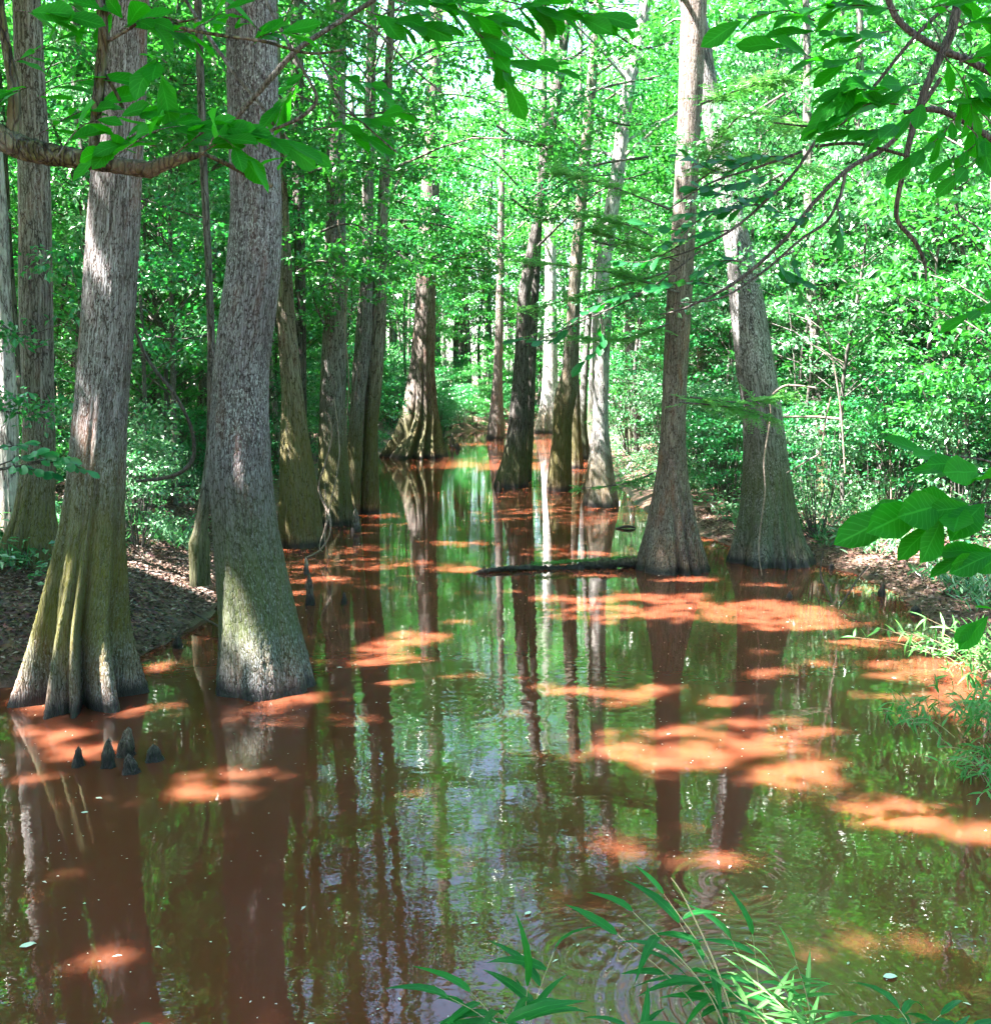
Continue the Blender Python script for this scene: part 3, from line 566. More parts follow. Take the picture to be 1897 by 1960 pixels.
# ------------------------------------------------------------------ understory trees and shrubs (shared meshes)
def under_proto(kind, seed):
    r_ = np.random.default_rng(seed); g = Geo(); gb = Geo()
    if kind == 'tree':      # slim understory tree, 8 m, layered sprays
        H, rad, nc, per, L, Wd = 8.5, 2.3, 84, 60, .12, .072
        zf = lambda q: 1.6 + (H - 1.6) * q
    elif kind == 'maple':   # taller broadleaf tree, 14 m
        H, rad, nc, per, L, Wd = 14.5, 3.6, 210, 58, .15, .11
        zf = lambda q: 3.6 + (H - 3.6) * q
    else:                   # shrub, 2.6 m
        H, rad, nc, per, L, Wd = 2.6, 1.3, 44, 58, .09, .053
        zf = lambda q: .25 + (H - .25) * q
    st = [np.array([0, 0, -.2]), np.array([r_.normal(0, .12), r_.normal(0, .12), H * .3]), np.array([r_.normal(0, .3), r_.normal(0, .3), H * .65]), np.array([r_.normal(0, .4), r_.normal(0, .4), H])]
    S_ = catmull(st, 24)
    if kind != 'shrub': tube(gb, S_, np.linspace(.055, .012, 24) * (1 if kind == 'tree' else 2.2), 9)
    ct = []
    for k in range(nc):
        q = r_.uniform() ** .8; z = zf(q); R_ = rad * (math.sin(math.pi * (.18 + .75 * q)) ** .6) * r_.uniform(.25, 1)
        a = r_.uniform(0, 6.283); zb = max(z - .5 * R_, 0.02)
        b = np.array([np.interp(zb, S_[:, 2], S_[:, 0]), np.interp(zb, S_[:, 2], S_[:, 1]), zb]); 
        if kind == 'shrub': b = np.array([math.cos(a) * .1, math.sin(a) * .1, 0]); 
        e = np.array([b[0] + math.cos(a) * R_, b[1] + math.sin(a) * R_, z]); ct.append(e)
        if k % 2 == 0: tube(gb, [b, (b + e) / 2 + [0, 0, .1 * R_], e], [.016, .011, .004], 4, 5)
    clusters_to_leaves(g, np.array(ct), .4 if kind == 'shrub' else (.46 if kind == 'tree' else .62), per, L, Wd, .28, kp=False)
    return g, gb
UP = []
for k, (kind, mat) in enumerate([('tree', M_leaf), ('tree', M_under), ('tree', M_glossy), ('tree', M_leaf), ('shrub', M_under), ('shrub', M_glossy), ('shrub', M_under), ('shrub', M_leaf), ('maple', M_leaf), ('maple', M_leaf)]):
    g, gb = under_proto(kind, 40 + k); UP.append((kind, g.mesh(kind + '_foliage', mat, smooth=False), gb.mesh(kind + '_stems', B_twig)))
MI = [8, 9]; TI = [0, 1, 2, 3]; SI = [4, 5, 6, 7]
def place(pi, x, y, z, sc, label, group, rz=None, name=None, sz=None):
    kind, fm, sm = UP[pi]
    e = thing(name or {'tree': 'understory_tree', 'shrub': 'shrub', 'maple': 'broadleaf_tree'}[kind], (x, y, z), label, 'tree' if kind != 'shrub' else 'shrub', group)
    e.rotation_euler = (0, 0, R.uniform(0, 6.28) if rz is None else rz); e.scale = (sc, sc, sz or sc * R.uniform(.85, 1.2))
    link('stem' if kind != 'shrub' else 'stems', sm, e); link('foliage', fm, e); return e
def scatter(region, n, protos, sc, label, group, dmin, sdmin=.8, seed=0, umin=-300, umax=2200, avoid=None):
    r_ = np.random.default_rng(seed); pts = []; tries = 0
    while len(pts) < n and tries < n * 60:
        tries += 1; x = r_.uniform(region[0], region[1]); y = r_.uniform(region[2], region[3])
        if sdist(np.array([x]), np.array([y]))[0] < sdmin: continue
        if any((x - a) ** 2 + (y - b) ** 2 < dmin ** 2 for a, b in pts): continue
        u, v, d = proj(np.array([x, y, 2.0]))
        if u < umin or u > umax: continue
        if avoid and avoid(x, y, u): continue
        pts.append((x, y))
    for x, y in pts:
        place(protos[r_.integers(len(protos))], x, y, float(gz(np.array([x]), np.array([y]))[0]) - .05, r_.uniform(*sc), label, group)
    return len(pts)
print(scatter((-16, -3.5, 15.5, 34), 42, TI, (.75, 1.05), 'slim leafy understory tree in the shaded thicket on the left bank', 'understory trees on the left bank', 1.5, seed=1, umax=800, avoid=lambda x, y, u: -9 < x < -3.5 and y > 30))
print(scatter((5.5, 22, 15, 36), 46, [2, 2, 0, 1], (.8, 1.15), 'slim leafy understory tree in the bright thicket on the right bank', 'understory trees on the right bank', 1.6, seed=2, avoid=lambda x, y, u: u < 1420 and y < 24))
print(scatter((-30, 30, 34, 58), 70, TI, (1.0, 1.6), 'distant leafy understory tree among the trunks beyond the bend', 'distant understory trees', 2.4, seed=3))
print(scatter((-11, -3, 14, 32), 30, SI, (.5, .9), 'low leafy shrub on the forest floor of the left bank', 'shrubs on the left bank', 1.2, seed=4, umax=740))
print(scatter((4.8, 17, 12.5, 32), 55, [5, 5, 6], (.7, 1.2), 'dense low shrub in the sunlit thicket on the right bank', 'shrubs on the right bank', 1.2, seed=5, sdmin=1.0, avoid=lambda x, y, u: u < 1560 and y < 17.5))
print(scatter((-14, 16, 34, 62), 60, SI, (.9, 1.6), 'small distant shrub by the far shore of the channel', 'far shore shrubs', 1.5, seed=6, sdmin=.5))

print(scatter((-9, -2.5, 26, 42), 7, MI, (.8, 1.0), 'tall broadleaf tree with bright foliage leaning over the left shore', 'broadleaf trees on the left shore', 2.6, seed=7, sdmin=.3, avoid=lambda x, y, u: -10.5 < x < -3 and y > 29))
print(scatter((-12, 12, 60, 74), 12, MI, (.9, 1.25), 'tall bright broadleaf tree closing the far end of the channel', 'broadleaf trees at the far end', 3.2, seed=8, sdmin=.3))
print(scatter((7, 26, 24, 50), 12, MI, (.9, 1.15), 'tall broadleaf tree rising behind the right bank thicket', 'broadleaf trees behind the right bank', 3.2, seed=9))
print(scatter((-30, -9, 24, 50), 12, MI, (.9, 1.15), 'tall broadleaf tree rising behind the left bank thicket', 'broadleaf trees behind the left bank', 3.2, seed=10))
print(scatter((-7, 11, 59, 66), 22, SI, (.9, 1.5), 'bright shrub on the bank at the far end of the channel', 'shrubs at the far end', 1.2, seed=11, sdmin=.3))
print(scatter((-9, 1, 42, 62), 26, SI, (.5, 1.0), 'low bright bush on the far left shore', 'bushes on the far left shore', .9, seed=12, sdmin=.05))
print(scatter((-6, 2, 57, 66), 22, SI, (.45, .8), 'low bush on the bare hump at the far end of the channel', 'bushes on the far hump', .7, seed=14, sdmin=.02))
print(scatter((-3.9, -.6, 49.5, 59), 20, SI, (.45, .8), 'low bush on the sandy point at the far left shore', 'bushes on the sandy point', .5, seed=15, sdmin=.02))
SLM = []
for k in range(4):
    g = Geo(); r_ = np.random.default_rng(60 + k); P = [(0, 0, -.3)]
    for z in (3, 7, 11, 15): P.append((P[-1][0] + r_.normal(0, .22), P[-1][1] + r_.normal(0, .2), z))
    tube(g, P, [.14, .11, .09, .06, .02], 12, 30, .02); SLM.append(g.mesh('trunk', [B_grey, B_darkb, B_far, B_pale][k]))
    g = Geo(); ct = []
    for q in range(34):
        z = r_.uniform(7, 15.5); a = r_.uniform(0, 6.28); rr_ = r_.uniform(.4, 2.0); b = np.array([np.interp(z, [p[2] for p in P], [p[0] for p in P]), np.interp(z, [p[2] for p in P], [p[1] for p in P]), z]); ct.append(b + [math.cos(a) * rr_, math.sin(a) * rr_, r_.uniform(-.2, .6)])
    clusters_to_leaves(g, np.array(ct), .7, 36, .14, .09, .35, kp=False); SLM.append(g.mesh('crown', M_leaf, smooth=False))
def slims(region, n, label, group, seed, sd=.6):
    r_ = np.random.default_rng(seed); c = 0
    while c < n:
        x = r_.uniform(region[0], region[1]); y = r_.uniform(region[2], region[3])
        if sdist(np.array([x]), np.array([y]))[0] < sd: continue
        c += 1; k = r_.integers(4); e = thing('slim_tree', (x, y, float(gz(np.array([x]), np.array([y]))[0])), label, 'tree', group); sc = r_.uniform(.6, 1.5); e.scale = (sc, sc, r_.uniform(.9, 1.2)); e.rotation_euler = (r_.normal(0, .04), r_.normal(0, .04), r_.uniform(0, 6.28))
        link('trunk', SLM[2 * k], e); link('crown', SLM[2 * k + 1], e)
slims((-17, -4, 17, 36), 20, 'slim bare-stemmed tree among the thicket on the left bank', 'slim trees on the left bank', 71)
slims((6, 18, 18, 38), 22, 'slim bare-stemmed tree among the thicket on the right bank', 'slim trees on the right bank', 72, 1.5)
slims((-12, 14, 36, 72), 34, 'slim distant tree stem standing around the far part of the channel', 'slim distant trees', 73, .2)

def distant_woods():
    g = Geo(); gb = Geo(); n = 9000
    X = R.uniform(-75, 75, n); Y = R.uniform(61, 105, n); Z = 1 + 24 * R.uniform(size=n) ** 1.0
    k = (np.abs(X / Y) < .72) & (fbm(X, Z, .6, 31) + .5 * fbm(Y, Z, .5, 33) > -.42); Cn = np.stack([X, Y, Z], 1)[k]
    clusters_to_leaves(g, Cn, 1.3, 24, .32, .2, .4, kp=False)
    # unseen woods behind and beside the camera, added to cut the sky light
    n = 5200; th = R.uniform(-2.35, 2.35, n) ; rr_ = R.uniform(14, 26, n); Xb = np.sin(th) * rr_; Yb = 2 - np.cos(th) * rr_; Cb = np.stack([Xb, Yb, .5 + 12 * R.uniform(size=n)], 1)
    Cb = Cb[~((Yb > 6) & (np.abs(Xb) < 12))]
    clusters_to_leaves(g, Cb, 1.1, 24, .26, .15, .4)
    for i in range(150):
        x = R.uniform(-55, 55); y = R.uniform(62, 100); tube(gb, [(x, y, 0), (x + R.normal(0, .5), y, 9), (x + R.normal(0, 1.2), y, 22)], [R.uniform(.15, .35), .16, .06], 7, 9)
    o = link('distant_woods', g.mesh('distant_woods', M_leaf, smooth=False)); tag(o, 'far-off green woods at the channel end, with unseen shading foliage behind the camera', 'woods', kind='stuff')
    t = link('trunks', gb.mesh('trunks', B_grey), o); t['kind'] = 'stuff'
distant_woods()

# ------------------------------------------------------------------ ground cover and litter
def groundpts(n, x0, x1, y0, y1, sd0, sd1):
    X = R.uniform(x0, x1, n); Y = R.uniform(y0, y1, n); d = sdist(X, Y); k = (d > sd0) & (d < sd1); X, Y = X[k], Y[k]
    return np.stack([X, Y, gz(X, Y)], 1)
g = Geo(); P = np.concatenate([groundpts(90000, -9, -2, 9, 22, .02, 6), groundpts(60000, 4, 12, 7, 22, .02, 6)]); n = len(P)
D = R.normal(size=(n, 3)) * [1, 1, .25]; Nn = np.array([0, 0, 1.0]) + R.normal(0, .5, (n, 3)); P[:, 2] += .012
leaves_small(g, P, D, Nn, R.uniform(.035, .09, n), R.uniform(.02, .045, n), R.uniform(0, 1, n) ** 1.4)
tag(link('leaf_litter', g.mesh('leaf_litter', M_litter, smooth=False)), 'brown dead leaves littering the muddy banks', 'leaf litter', kind='stuff')
gb = Geo(); q_ = np.concatenate([groundpts(900, -8, -2, 9.5, 18, .05, 5)[:110], groundpts(900, 4, 11, 8, 20, .05, 5)[:110]])
for p in q_:
    a_ = R.uniform(0, 6.28); L_ = R.uniform(.15, .8); d_ = np.array([math.cos(a_), math.sin(a_), R.uniform(-.05, .15)]) * L_ / 2; m_ = p + R.normal(0, .03, 3) + [0, 0, .04]; r0 = R.uniform(.004, .013)
    tube(gb, [p - d_ + [0, 0, .03], m_, p + d_ + [0, 0, .03]], [r0, r0, r0 * .5], 5, 6)
t = link('fallen_sticks', gb.mesh('fallen_sticks', B_twig), bpy.data.objects['leaf_litter']); t['kind'] = 'stuff'
g = Geo(); T_ = np.concatenate([groundpts(3200, -12, -2.2, 10, 28, .5, 9), groundpts(2600, 4, 14, 9, 28, .5, 9), groundpts(4200, -10, 15, 26, 70, .05, 8)])
T_ = T_[fbm(T_[:, 0], T_[:, 1], 1.0, 8) > -.05]; per = 16; n = len(T_) * per; P = np.repeat(T_, per, 0) + R.normal(0, .08, (n, 3)) * [1, 1, 0]
D = R.normal(0, .7, (n, 3)); D[:, 2] = R.uniform(.3, 1.2, n); Nn = R.normal(0, .5, (n, 3)) + [0, 0, 1]
P[:, 2] += R.uniform(0, .18, n)
leaves_small(g, P, D, Nn, R.uniform(.10, .26, n), R.uniform(.015, .05, n), R.uniform(0, 1, n))
n2 = 26000; P = np.concatenate([groundpts(n2, -14, -2, 11.5, 30, .6, 10), groundpts(n2, 4, 16, 12, 30, .7, 9), groundpts(n2, -10, 14, 28, 70, .1, 8), groundpts(16000, -9, 12, 54, 72, .02, 9), groundpts(8000, 3, 10, 24, 56, .05, 4)]); P = P[fbm(P[:, 0], P[:, 1], 1.3, 18) > .1]; n = len(P)
P[:, 2] += R.uniform(.05, .4, n); D = R.normal(size=(n, 3)) * [1, 1, .3]; leaves_small(g, P, D, np.array([0, 0, 1.0]) + R.normal(0, .35, (n, 3)), R.uniform(.07, .16, n) * np.clip(P[:, 1] / 30, 1, 2.2), R.uniform(.04, .08, n) * np.clip(P[:, 1] / 30, 1, 2.2), R.uniform(0, 1, n))
tag(link('ground_cover', g.mesh('ground_cover', M_glossy, smooth=False)), 'low green grass and herbs covering the banks', 'ground cover', kind='stuff')
# drifting specks
g = Geo(); n = 2600; X = R.uniform(-6, 7, n); Y = 4 + 22 * R.uniform(size=n) ** 1.6; k = sdist(X, Y) < -.1; X, Y = X[k], Y[k]; n = len(X)
P = np.stack([X, Y, np.full(n, .004)], 1); D = R.normal(size=(n, 3)) * [1, 1, 0]; Nn = np.tile([0, 0, 1.0], (n, 1))
leaves_small(g, P, D, Nn, R.uniform(.006, .02, n), R.uniform(.004, .010, n), R.uniform(0, 1, n))
n = 260; X = R.uniform(-5, 6, n); Y = 4 + 20 * R.uniform(size=n) ** 1.5; k = sdist(X, Y) < -.1; X, Y = X[k], Y[k]; n = len(X); leaves_small(g, np.stack([X, Y, np.full(n, .004)], 1), R.normal(size=(n, 3)) * [1, 1, 0], np.tile([0, 0, 1.0], (n, 1)), R.uniform(.02, .05, n), R.uniform(.01, .02, n), R.uniform(0, 1, n))
tag(link('floating_specks', g.mesh('floating_specks', M_fleck, smooth=False)), 'tiny pale specks drifting on the water surface', 'debris', kind='stuff')

# ------------------------------------------------------------------ cypress knees
def knee(u, v, h_px, w_px, label, lean=0.0, mat=B_knee, y=None):
    p = onz(u, v); m = pxm(p[1]); h = h_px * m; r0 = w_px * m / 2; n = 14; seg = 18
    zz = np.linspace(-.15, h, n); q = np.clip(zz / h, 0, 1); rr = r0 * (1 - q ** 1.7 * .72) * (1 + .1 * np.sin(q * 9 + u)); rr[-1] *= .35; rr[zz < 0] = r0 * 1.15
    th = np.arange(seg) * 2 * math.pi / seg
    rw = rr[:, None] * (1 + .14 * np.sin(3 * th[None] + u) + .07 * np.sin(5 * th[None] + q[:, None] * 4) + R.normal(0, .06, (n, seg)))
    cx = lean * h * q ** 1.5
    V = np.stack([cx[:, None] + rw * np.cos(th), rw * np.sin(th), np.repeat(zz[:, None], seg, 1)], -1).reshape(-1, 3)
    i = np.arange(n - 1)[:, None]; j = np.arange(seg)[None]; j2 = (j + 1) % seg
    F = np.stack([i * seg + j, i * seg + j2, (i + 1) * seg + j2, (i + 1) * seg + j], -1).reshape(-1, 4)
    V = np.vstack([V, [[cx[-1], 0, h + r0 * .12]]]); k = len(V) - 1
    F = np.vstack([F] + [[(n - 1) * seg + a, (n - 1) * seg + (a + 1) % seg, k, k] for a in range(seg)])
    F = np.array(F); q4 = F[:-seg]; me = bpy.data.meshes.new('cypress_knee')
    me.from_pydata(V.tolist(), [], q4.tolist() + [[a, b, c] for a, b, c, _ in F[-seg:].tolist()]); me.materials.append(mat)
    for pl in me.polygons: pl.use_smooth = True
    at = me.attributes.new('bk', 'FLOAT_VECTOR', 'POINT'); at.data.foreach_set('vector', (V + u).astype(np.float32).ravel())
    tag(link('cypress_knee', me, loc=(p[0], p[1] + r0, 0)), label, 'cypress knee', 'cypress knees standing in the water')
knee(145, 1470, 40, 22, 'leftmost small dark knee in the cluster by the fluted cypress', .1)
knee(204, 1472, 58, 26, 'pointed pale-tipped knee, second from left in the near cluster', .05)
knee(237, 1452, 58, 34, 'tallest knee in the near cluster with pale leaning tip', .12)
knee(247, 1484, 38, 30, 'short black knee directly in front of the tallest near one', -.1)
knee(291, 1460, 32, 32, 'squat mossy knee at the right end of the near cluster')
knee(338, 1243, 26, 20, 'stubby brown knee at the foot of the left bank')
knee(680, 1018, 46, 17, 'tall brown knee in red water in front of the left shore trunks', 0, B_red)
knee(586, 1100, 34, 10, 'thin pale-topped knee right of the large tupelo', 0, B_pale)
knee(592, 1160, 62, 17, 'dark post-like knee right of the large tupelo base')
knee(659, 1158, 24, 12, 'small black knee on dark water beside the vine')
knee(955, 944, 24, 11, 'little knee touching the front of the black leaning trunk')
knee(866, 855, 26, 9, 'far slender knee right of the wide-skirted cypress', 0)
knee(875, 860, 12, 10, 'far stubby knee right of the wide-skirted cypress', 0)
knee(1512, 1146, 14, 12, 'small reddish knee in shade right of the ribbed cypress', 0, B_red)
knee(1592, 1090, 12, 12, 'low dark knee just off the right shore beside the broad tree')
knee(1690, 1142, 26, 14, 'upright dark knee near the right muddy shore', 0)
knee(1755, 1178, 18, 22, 'round knob of a knee close to the right muddy shore')

# ------------------------------------------------------------------ log, vines, sticks
g = Geo(); a = onz(905, 1098); b = onz(1225, 1083, 0); n = 60
tt = np.linspace(0, 1, n); P = a[None] * (1 - tt[:, None]) + b[None] * tt[:, None]; P[:, 2] = .0 + .03 * np.sin(tt * 9) + .05 * tt; P[:, 1] += .1 * np.sin(tt * 5)
rr = (.03 + .05 * tt) * (1 + .25 * np.sin(tt * 31) * np.sin(tt * 13)); rr[0] = .004; rr[1] *= .5
tube(g, P, rr, 16, rough=.3)
e = thing('fallen_log', P[0], 'dark rotten log floating across the channel left of the ribbed cypress', 'log'); link('log_body', g.mesh('log_body', B_log, P[0]), e)
g = Geo(); n = 1500; q = R.uniform(.35, .98, n); P2 = a[None] * (1 - q[:, None]) + b[None] * q[:, None]; P2[:, 2] = .04 + .05 * q + .05; P2 += R.normal(0, .035, (n, 3)) * [1, 1, .3]
leaves_small(g, P2, R.normal(size=(n, 3)) + [0, 0, .6], R.normal(size=(n, 3)), np.full(n, .03), np.full(n, .014), R.uniform(0, 1, n))
link('moss', g.mesh('moss', M_pale, P[0], False), e)
def pathobj(name, label, cat, pts, mat, seg=8, sub=40, rough=.05, group=None, extra=None):
    """pts: (u, v, distance, radius in px)"""
    P = np.array([aty(u, v, y) for u, v, y, r in pts]); r = np.array([r * pxm(y) for u, v, y, r in pts]); g = Geo()
    tube(g, P, r, seg, sub, rough)
    for ex in extra or []:
        P_ = np.array([aty(u, v, y) for u, v, y, q in ex]); tube(g, P_, np.array([q * pxm(y) for u, v, y, q in ex]), seg, sub, rough)
    return tag(link(name, g.mesh(name, mat, P[0]), loc=P[0]), label, cat, group)
pathobj('hanging_vine', 'pale twisted vine dangling over the water beside the mossy buttressed trunk', 'vine',
        [(628, 790, 17.6, 1.2), (636, 830, 17.6, 1.4), (622, 890, 17.6, 1.8), (610, 935, 17.6, 1.6), (630, 985, 17.5, 2.6), (632, 1020, 17.4, 1.8), (616, 1050, 17.4, 1.8), (590, 1066, 17.3, 1.5), (548, 1078, 17.2, 1.5)], B_vine,
        extra=[[(640, 760, 17.6, 1), (650, 870, 17.6, 1.0), (630, 980, 17.5, 1.4), (622, 1030, 17.4, 1.3), (632, 1072, 17.3, .8)], [(622, 925, 17.6, .9), (624, 1000, 17.5, 1.2), (612, 1045, 17.4, 1.2), (618, 1056, 17.3, .8)]])
pathobj('hanging_vine', 'thin pale vine hanging down the front of the broad grey leaning tree', 'vine',
        [(1473, 770, 15.9, 1.1), (1474, 800, 15.9, 1.4), (1462, 880, 15.8, 1.6), (1464, 940, 15.7, 1.6), (1455, 1010, 15.6, 1.6), (1452, 1060, 15.6, 1.4), (1458, 1102, 15.5, 1.2)], B_vine)
pathobj('hanging_vine', 'dark looping vine curving down to the left bank right of the fluted cypress', 'vine',
        [(255, 620, 11.8, 3), (285, 690, 11.8, 3.4), (335, 755, 11.8, 3.4), (365, 815, 11.9, 3.4), (372, 870, 12, 3.6), (350, 902, 12, 4), (310, 916, 12.2, 3.5), (262, 921, 12.4, 3)], B_twigd)
pathobj('hanging_vine', 'long thin pale vine against the grey straight cypress trunk', 'vine',
        [(640, 240, 20.4, 1.6), (655, 330, 20.4, 1.6), (648, 430, 20.4, 1.8), (668, 500, 20.4, 1.6), (660, 620, 20.4, 1.5), (668, 720, 20.4, 1.3), (662, 830, 20.4, 1.2)], B_vine)
def stick(label, *pts, mat=B_twig, name='stick', extra=None): return pathobj(name, label, 'stick', pts, mat, 6, 24, extra=extra)
stick('bent dark twig standing in the water off the right muddy shore', (1575, 1055, 15, 1.4), (1570, 1100, 14.8, 1.6), (1590, 1145, 13.9, 1.8), (1584, 1165, 13.7, 1.5), mat=B_twigd)
stick('bare twig slanting out of shaded water near the right shore', (1660, 1085, 14.2, 1.2), (1640, 1110, 13.9, 1.5), (1608, 1160, 13.4, 1.8), mat=B_twigd)
stick('short pale driftwood stick afloat behind the ribbed cypress', (1178, 1012, 20.6, 2), (1200, 1008, 20.6, 3), (1216, 1010, 20.6, 2), mat=B_grey)
stick('bleached stick branch jutting sideways right of the broad leaning tree', (1498, 798, 16.5, 1.8), (1560, 798, 16.4, 2.2), (1606, 802, 16.3, 2.4), mat=B_vine, extra=[[(1478, 755, 16.5, 1.6), (1505, 738, 16.4, 2), (1560, 742, 16.3, 1.6)]])
stick('bleached twig forking low beside the mossy roots of the broad leaning tree', (1505, 905, 15.8, 1.2), (1545, 882, 15.7, 1.8), (1570, 862, 15.6, 1.4), (1580, 800, 15.6, 1.6), (1590, 760, 15.6, 1.6), mat=B_vine)
stick('dead branch lying on the left bank between the two near trunks', (365, 1170, 12.6, 2), (430, 1205, 12.0, 2), (510, 1255, 11.4, 1.6), mat=B_twig)

for k_ in range(12):
    u_ = R.uniform(1490, 1860); v_ = R.uniform(900, 1010) - (u_ - 1490) * .1; y_ = R.uniform(16.8, 20.5); du = R.normal(0, 60); h_ = R.uniform(200, 460)
    pathobj('sapling_stem', 'thin arching bare stem in the tangled thicket behind the right shore', 'sapling', [(u_, v_, y_, 1.6), (u_ + du * .2, v_ - h_ * .4, y_, 1.6), (u_ + du * .7, v_ - h_ * .75, y_, 1.3), (u_ + du * 1.7, v_ - h_, y_, .8)], B_vine if k_ % 2 else B_twig, 6, 20, group='thin stems in the right bank thicket')
# floating leaves
def fleaf(u, v, L, label, rz):
    g = Geo(); leaves_big(g, np.zeros((1, 3)), np.array([[1.0, 0, .02]]), np.array([[0, 0, 1.0]]), np.array([L]), np.array([L * .55]), np.array([.5]), droop=.1, fold=.1)
    p = onz(u, v, .008); o = link('floating_leaf', g.mesh('floating_leaf', M_floatleaf), loc=p); o.rotation_euler = (0, 0, rz); tag(o, label, 'leaf', 'leaves floating on the water')
fleaf(38, 1812, .085, 'pale leaf floating alone on dark water near the lower left', .5)
fleaf(1690, 1870, .08, 'round pale leaf floating near the lower right cane', .2)
fleaf(184, 1527, .05, 'narrow cream leaf floating below the near knees', 0)
fleaf(156, 1555, .05, 'tiny tan leaf adrift under the near knee cluster', .1)
fleaf(645, 1277, .06, 'cream leaf adrift right of the tupelo base', 0)
fleaf(1005, 1750, .05, 'curled pale leaf drifting in the middle foreground', .8)

# ------------------------------------------------------------------ foreground branches
def spray(gl, gb, pts, n, L, prof='obov', jit=.35, r0=1.6, y1=None, ratio=.46, tip=True, side=1.0, droop=.25):
    """a twig through (u, v, distance) with alternate leaves"""
    n = int(n * 1.3) + 1; P = np.array([aty(u, v, y) for u, v, y in pts]); Q = catmull(P, 20)
    y = pts[0][2]; tube(gb, Q, np.linspace(r0, .5, 20) * pxm(y), 6)
    T = np.gradient(Q, axis=0); T = norm(T)
    s_ = np.linspace(.18, 1, n); idx = s_ * 19; B = np.stack([np.interp(idx, np.arange(20), Q[:, k]) for k in range(3)], 1); Tn = np.stack([np.interp(idx, np.arange(20), T[:, k]) for k in range(3)], 1)
    sd = np.cross(Tn, [0, 0, 1.0]); sd = norm(sd); sg = np.where(np.arange(n) % 2, 1, -1)[:, None] * side
    D = Tn * .75 + sd * sg * R.uniform(.5, 1.0, (n, 1)) + R.normal(0, jit * .5, (n, 3)); D[-1] = Tn[-1] + R.normal(0, .1, 3); D[:, 2] -= .12
    # leaves hang in loose planes that tip toward open light
    Nn = np.array([0.0, -.7, .8]) + R.normal(0, jit, (n, 3))
    sz = R.uniform(.5, 1.2, n)
    leaves_big(gl, B, D, Nn, L * sz, L * ratio * sz * R.uniform(.8, 1.15, n), np.clip(R.normal(.4, .4, n), 0, 1.6), prof, droop)
def ftree(name, label, cat, limbs, sprays, mat, bark, L, **kw):
    P0 = aty(*limbs[0][0][:3]); e = thing(name, P0, label, cat); gb = Geo(); gl = Geo(); gt = Geo()
    for pts in limbs:
        P = np.array([aty(u, v, y) for u, v, y, r in pts]); tube(gb, P, [r * pxm(y) for u, v, y, r in pts], 12, max(16, len(P) * 10), .035)
    link('branch', gb.mesh('branch', bark, P0), e)
    for s_ in sprays:
        pts, n = s_[0], s_[1]; o = dict(kw); o.update(s_[2] if len(s_) > 2 else {}); LL = o.pop('L', L); spray(gl, gt, pts, n, LL, **o)
    link('twigs', gt.mesh('twigs', B_twigd if bark is B_twigd else B_twig, P0), e); link('leaves', gl.mesh('leaves', mat, P0), e)
    return e
Y1 = 3.6
ftree('tree_branch', 'thick mossy branch reaching in from the left edge with upright grey shoots', 'branch',
      [[(-60, 235, Y1, 24), (0, 262, Y1, 24), (60, 288, Y1, 22), (150, 303, Y1, 18), (235, 318, Y1, 15), (292, 326, Y1, 15)],
       [(285, 326, Y1, 15), (320, 312, Y1, 12), (350, 302, Y1, 10), (385, 296, Y1, 5)], [(385, 292, Y1, 3.5), (430, 312, Y1, 4), (480, 338, Y1, 4), (522, 356, Y1, 4.5)],
       [(24, 262, Y1, 12), (28, 180, Y1, 11), (15, 100, Y1, 9), (2, 20, Y1, 8), (-4, -60, Y1, 8)], [(180, 306, Y1, 11), (183, 250, Y1, 10), (194, 130, Y1, 10), (199, 60, Y1, 9), (192, 0, Y1, 9), (185, -60, Y1, 8)],
       [(198, 84, Y1, 4), (240, 60, Y1, 3), (284, 36, Y1, 2.4), (330, 44, Y1, 2), (380, 34, Y1, 1.5)], [(200, 70, Y1, 4), (204, 20, Y1, 4), (212, -30, Y1, 4)],
       [(290, 40, Y1, 2.5), (400, 64, Y1, 3.2), (500, 78, Y1, 3), (592, 102, Y1, 2.6), (660, 94, Y1, 2)], [(200, 140, Y1, 3), (222, 176, Y1, 3.4), (236, 206, Y1, 3)]],
      [([(60, 196, Y1), (110, 165, Y1), (180, 150, Y1)], 5), ([(20, 120, Y1), (60, 105, Y1), (120, 72, Y1)], 6), ([(30, 20, 3.5), (80, 25, 3.5), (120, 28, 3.5)], 5), ([(70, 260, Y1), (130, 225, Y1), (190, 200, Y1)], 6),
       ([(110, 300, 3.4), (160, 240, 3.4), (240, 222, 3.4), (290, 215, 3.4)], 7), ([(200, 300, 3.4), (250, 262, 3.4), (330, 235, 3.4)], 7), ([(220, 300, 3.3), (300, 250, 3.3), (380, 240, 3.3)], 8), ([(330, 300, 3.3), (400, 250, 3.3), (470, 255, 3.3)], 8),
       ([(385, 294, 3.3), (450, 262, 3.3), (540, 268, 3.3)], 9), ([(300, 50, Y1), (360, 60, Y1), (430, 20, Y1)], 5), ([(320, 120, 3.4), (300, 110, 3.4), (310, 150, 3.4)], 4, {'L': .16}), ([(230, 60, Y1), (260, 40, Y1), (300, 45, Y1)], 6), ([(60, 165, 3.5), (30, 175, 3.5), (-20, 180, 3.5)], 4),
       ([(240, 40, Y1), (220, 25, Y1), (170, 30, Y1)], 5), ([(400, 280, 3.2), (420, 260, 3.2), (470, 300, 3.2)], 6, {'L': .15}), ([(300, 280, 3.4), (240, 270, 3.4), (200, 290, 3.4)], 6)],
      M_near, B_limb, .145)
Y2 = 4.2
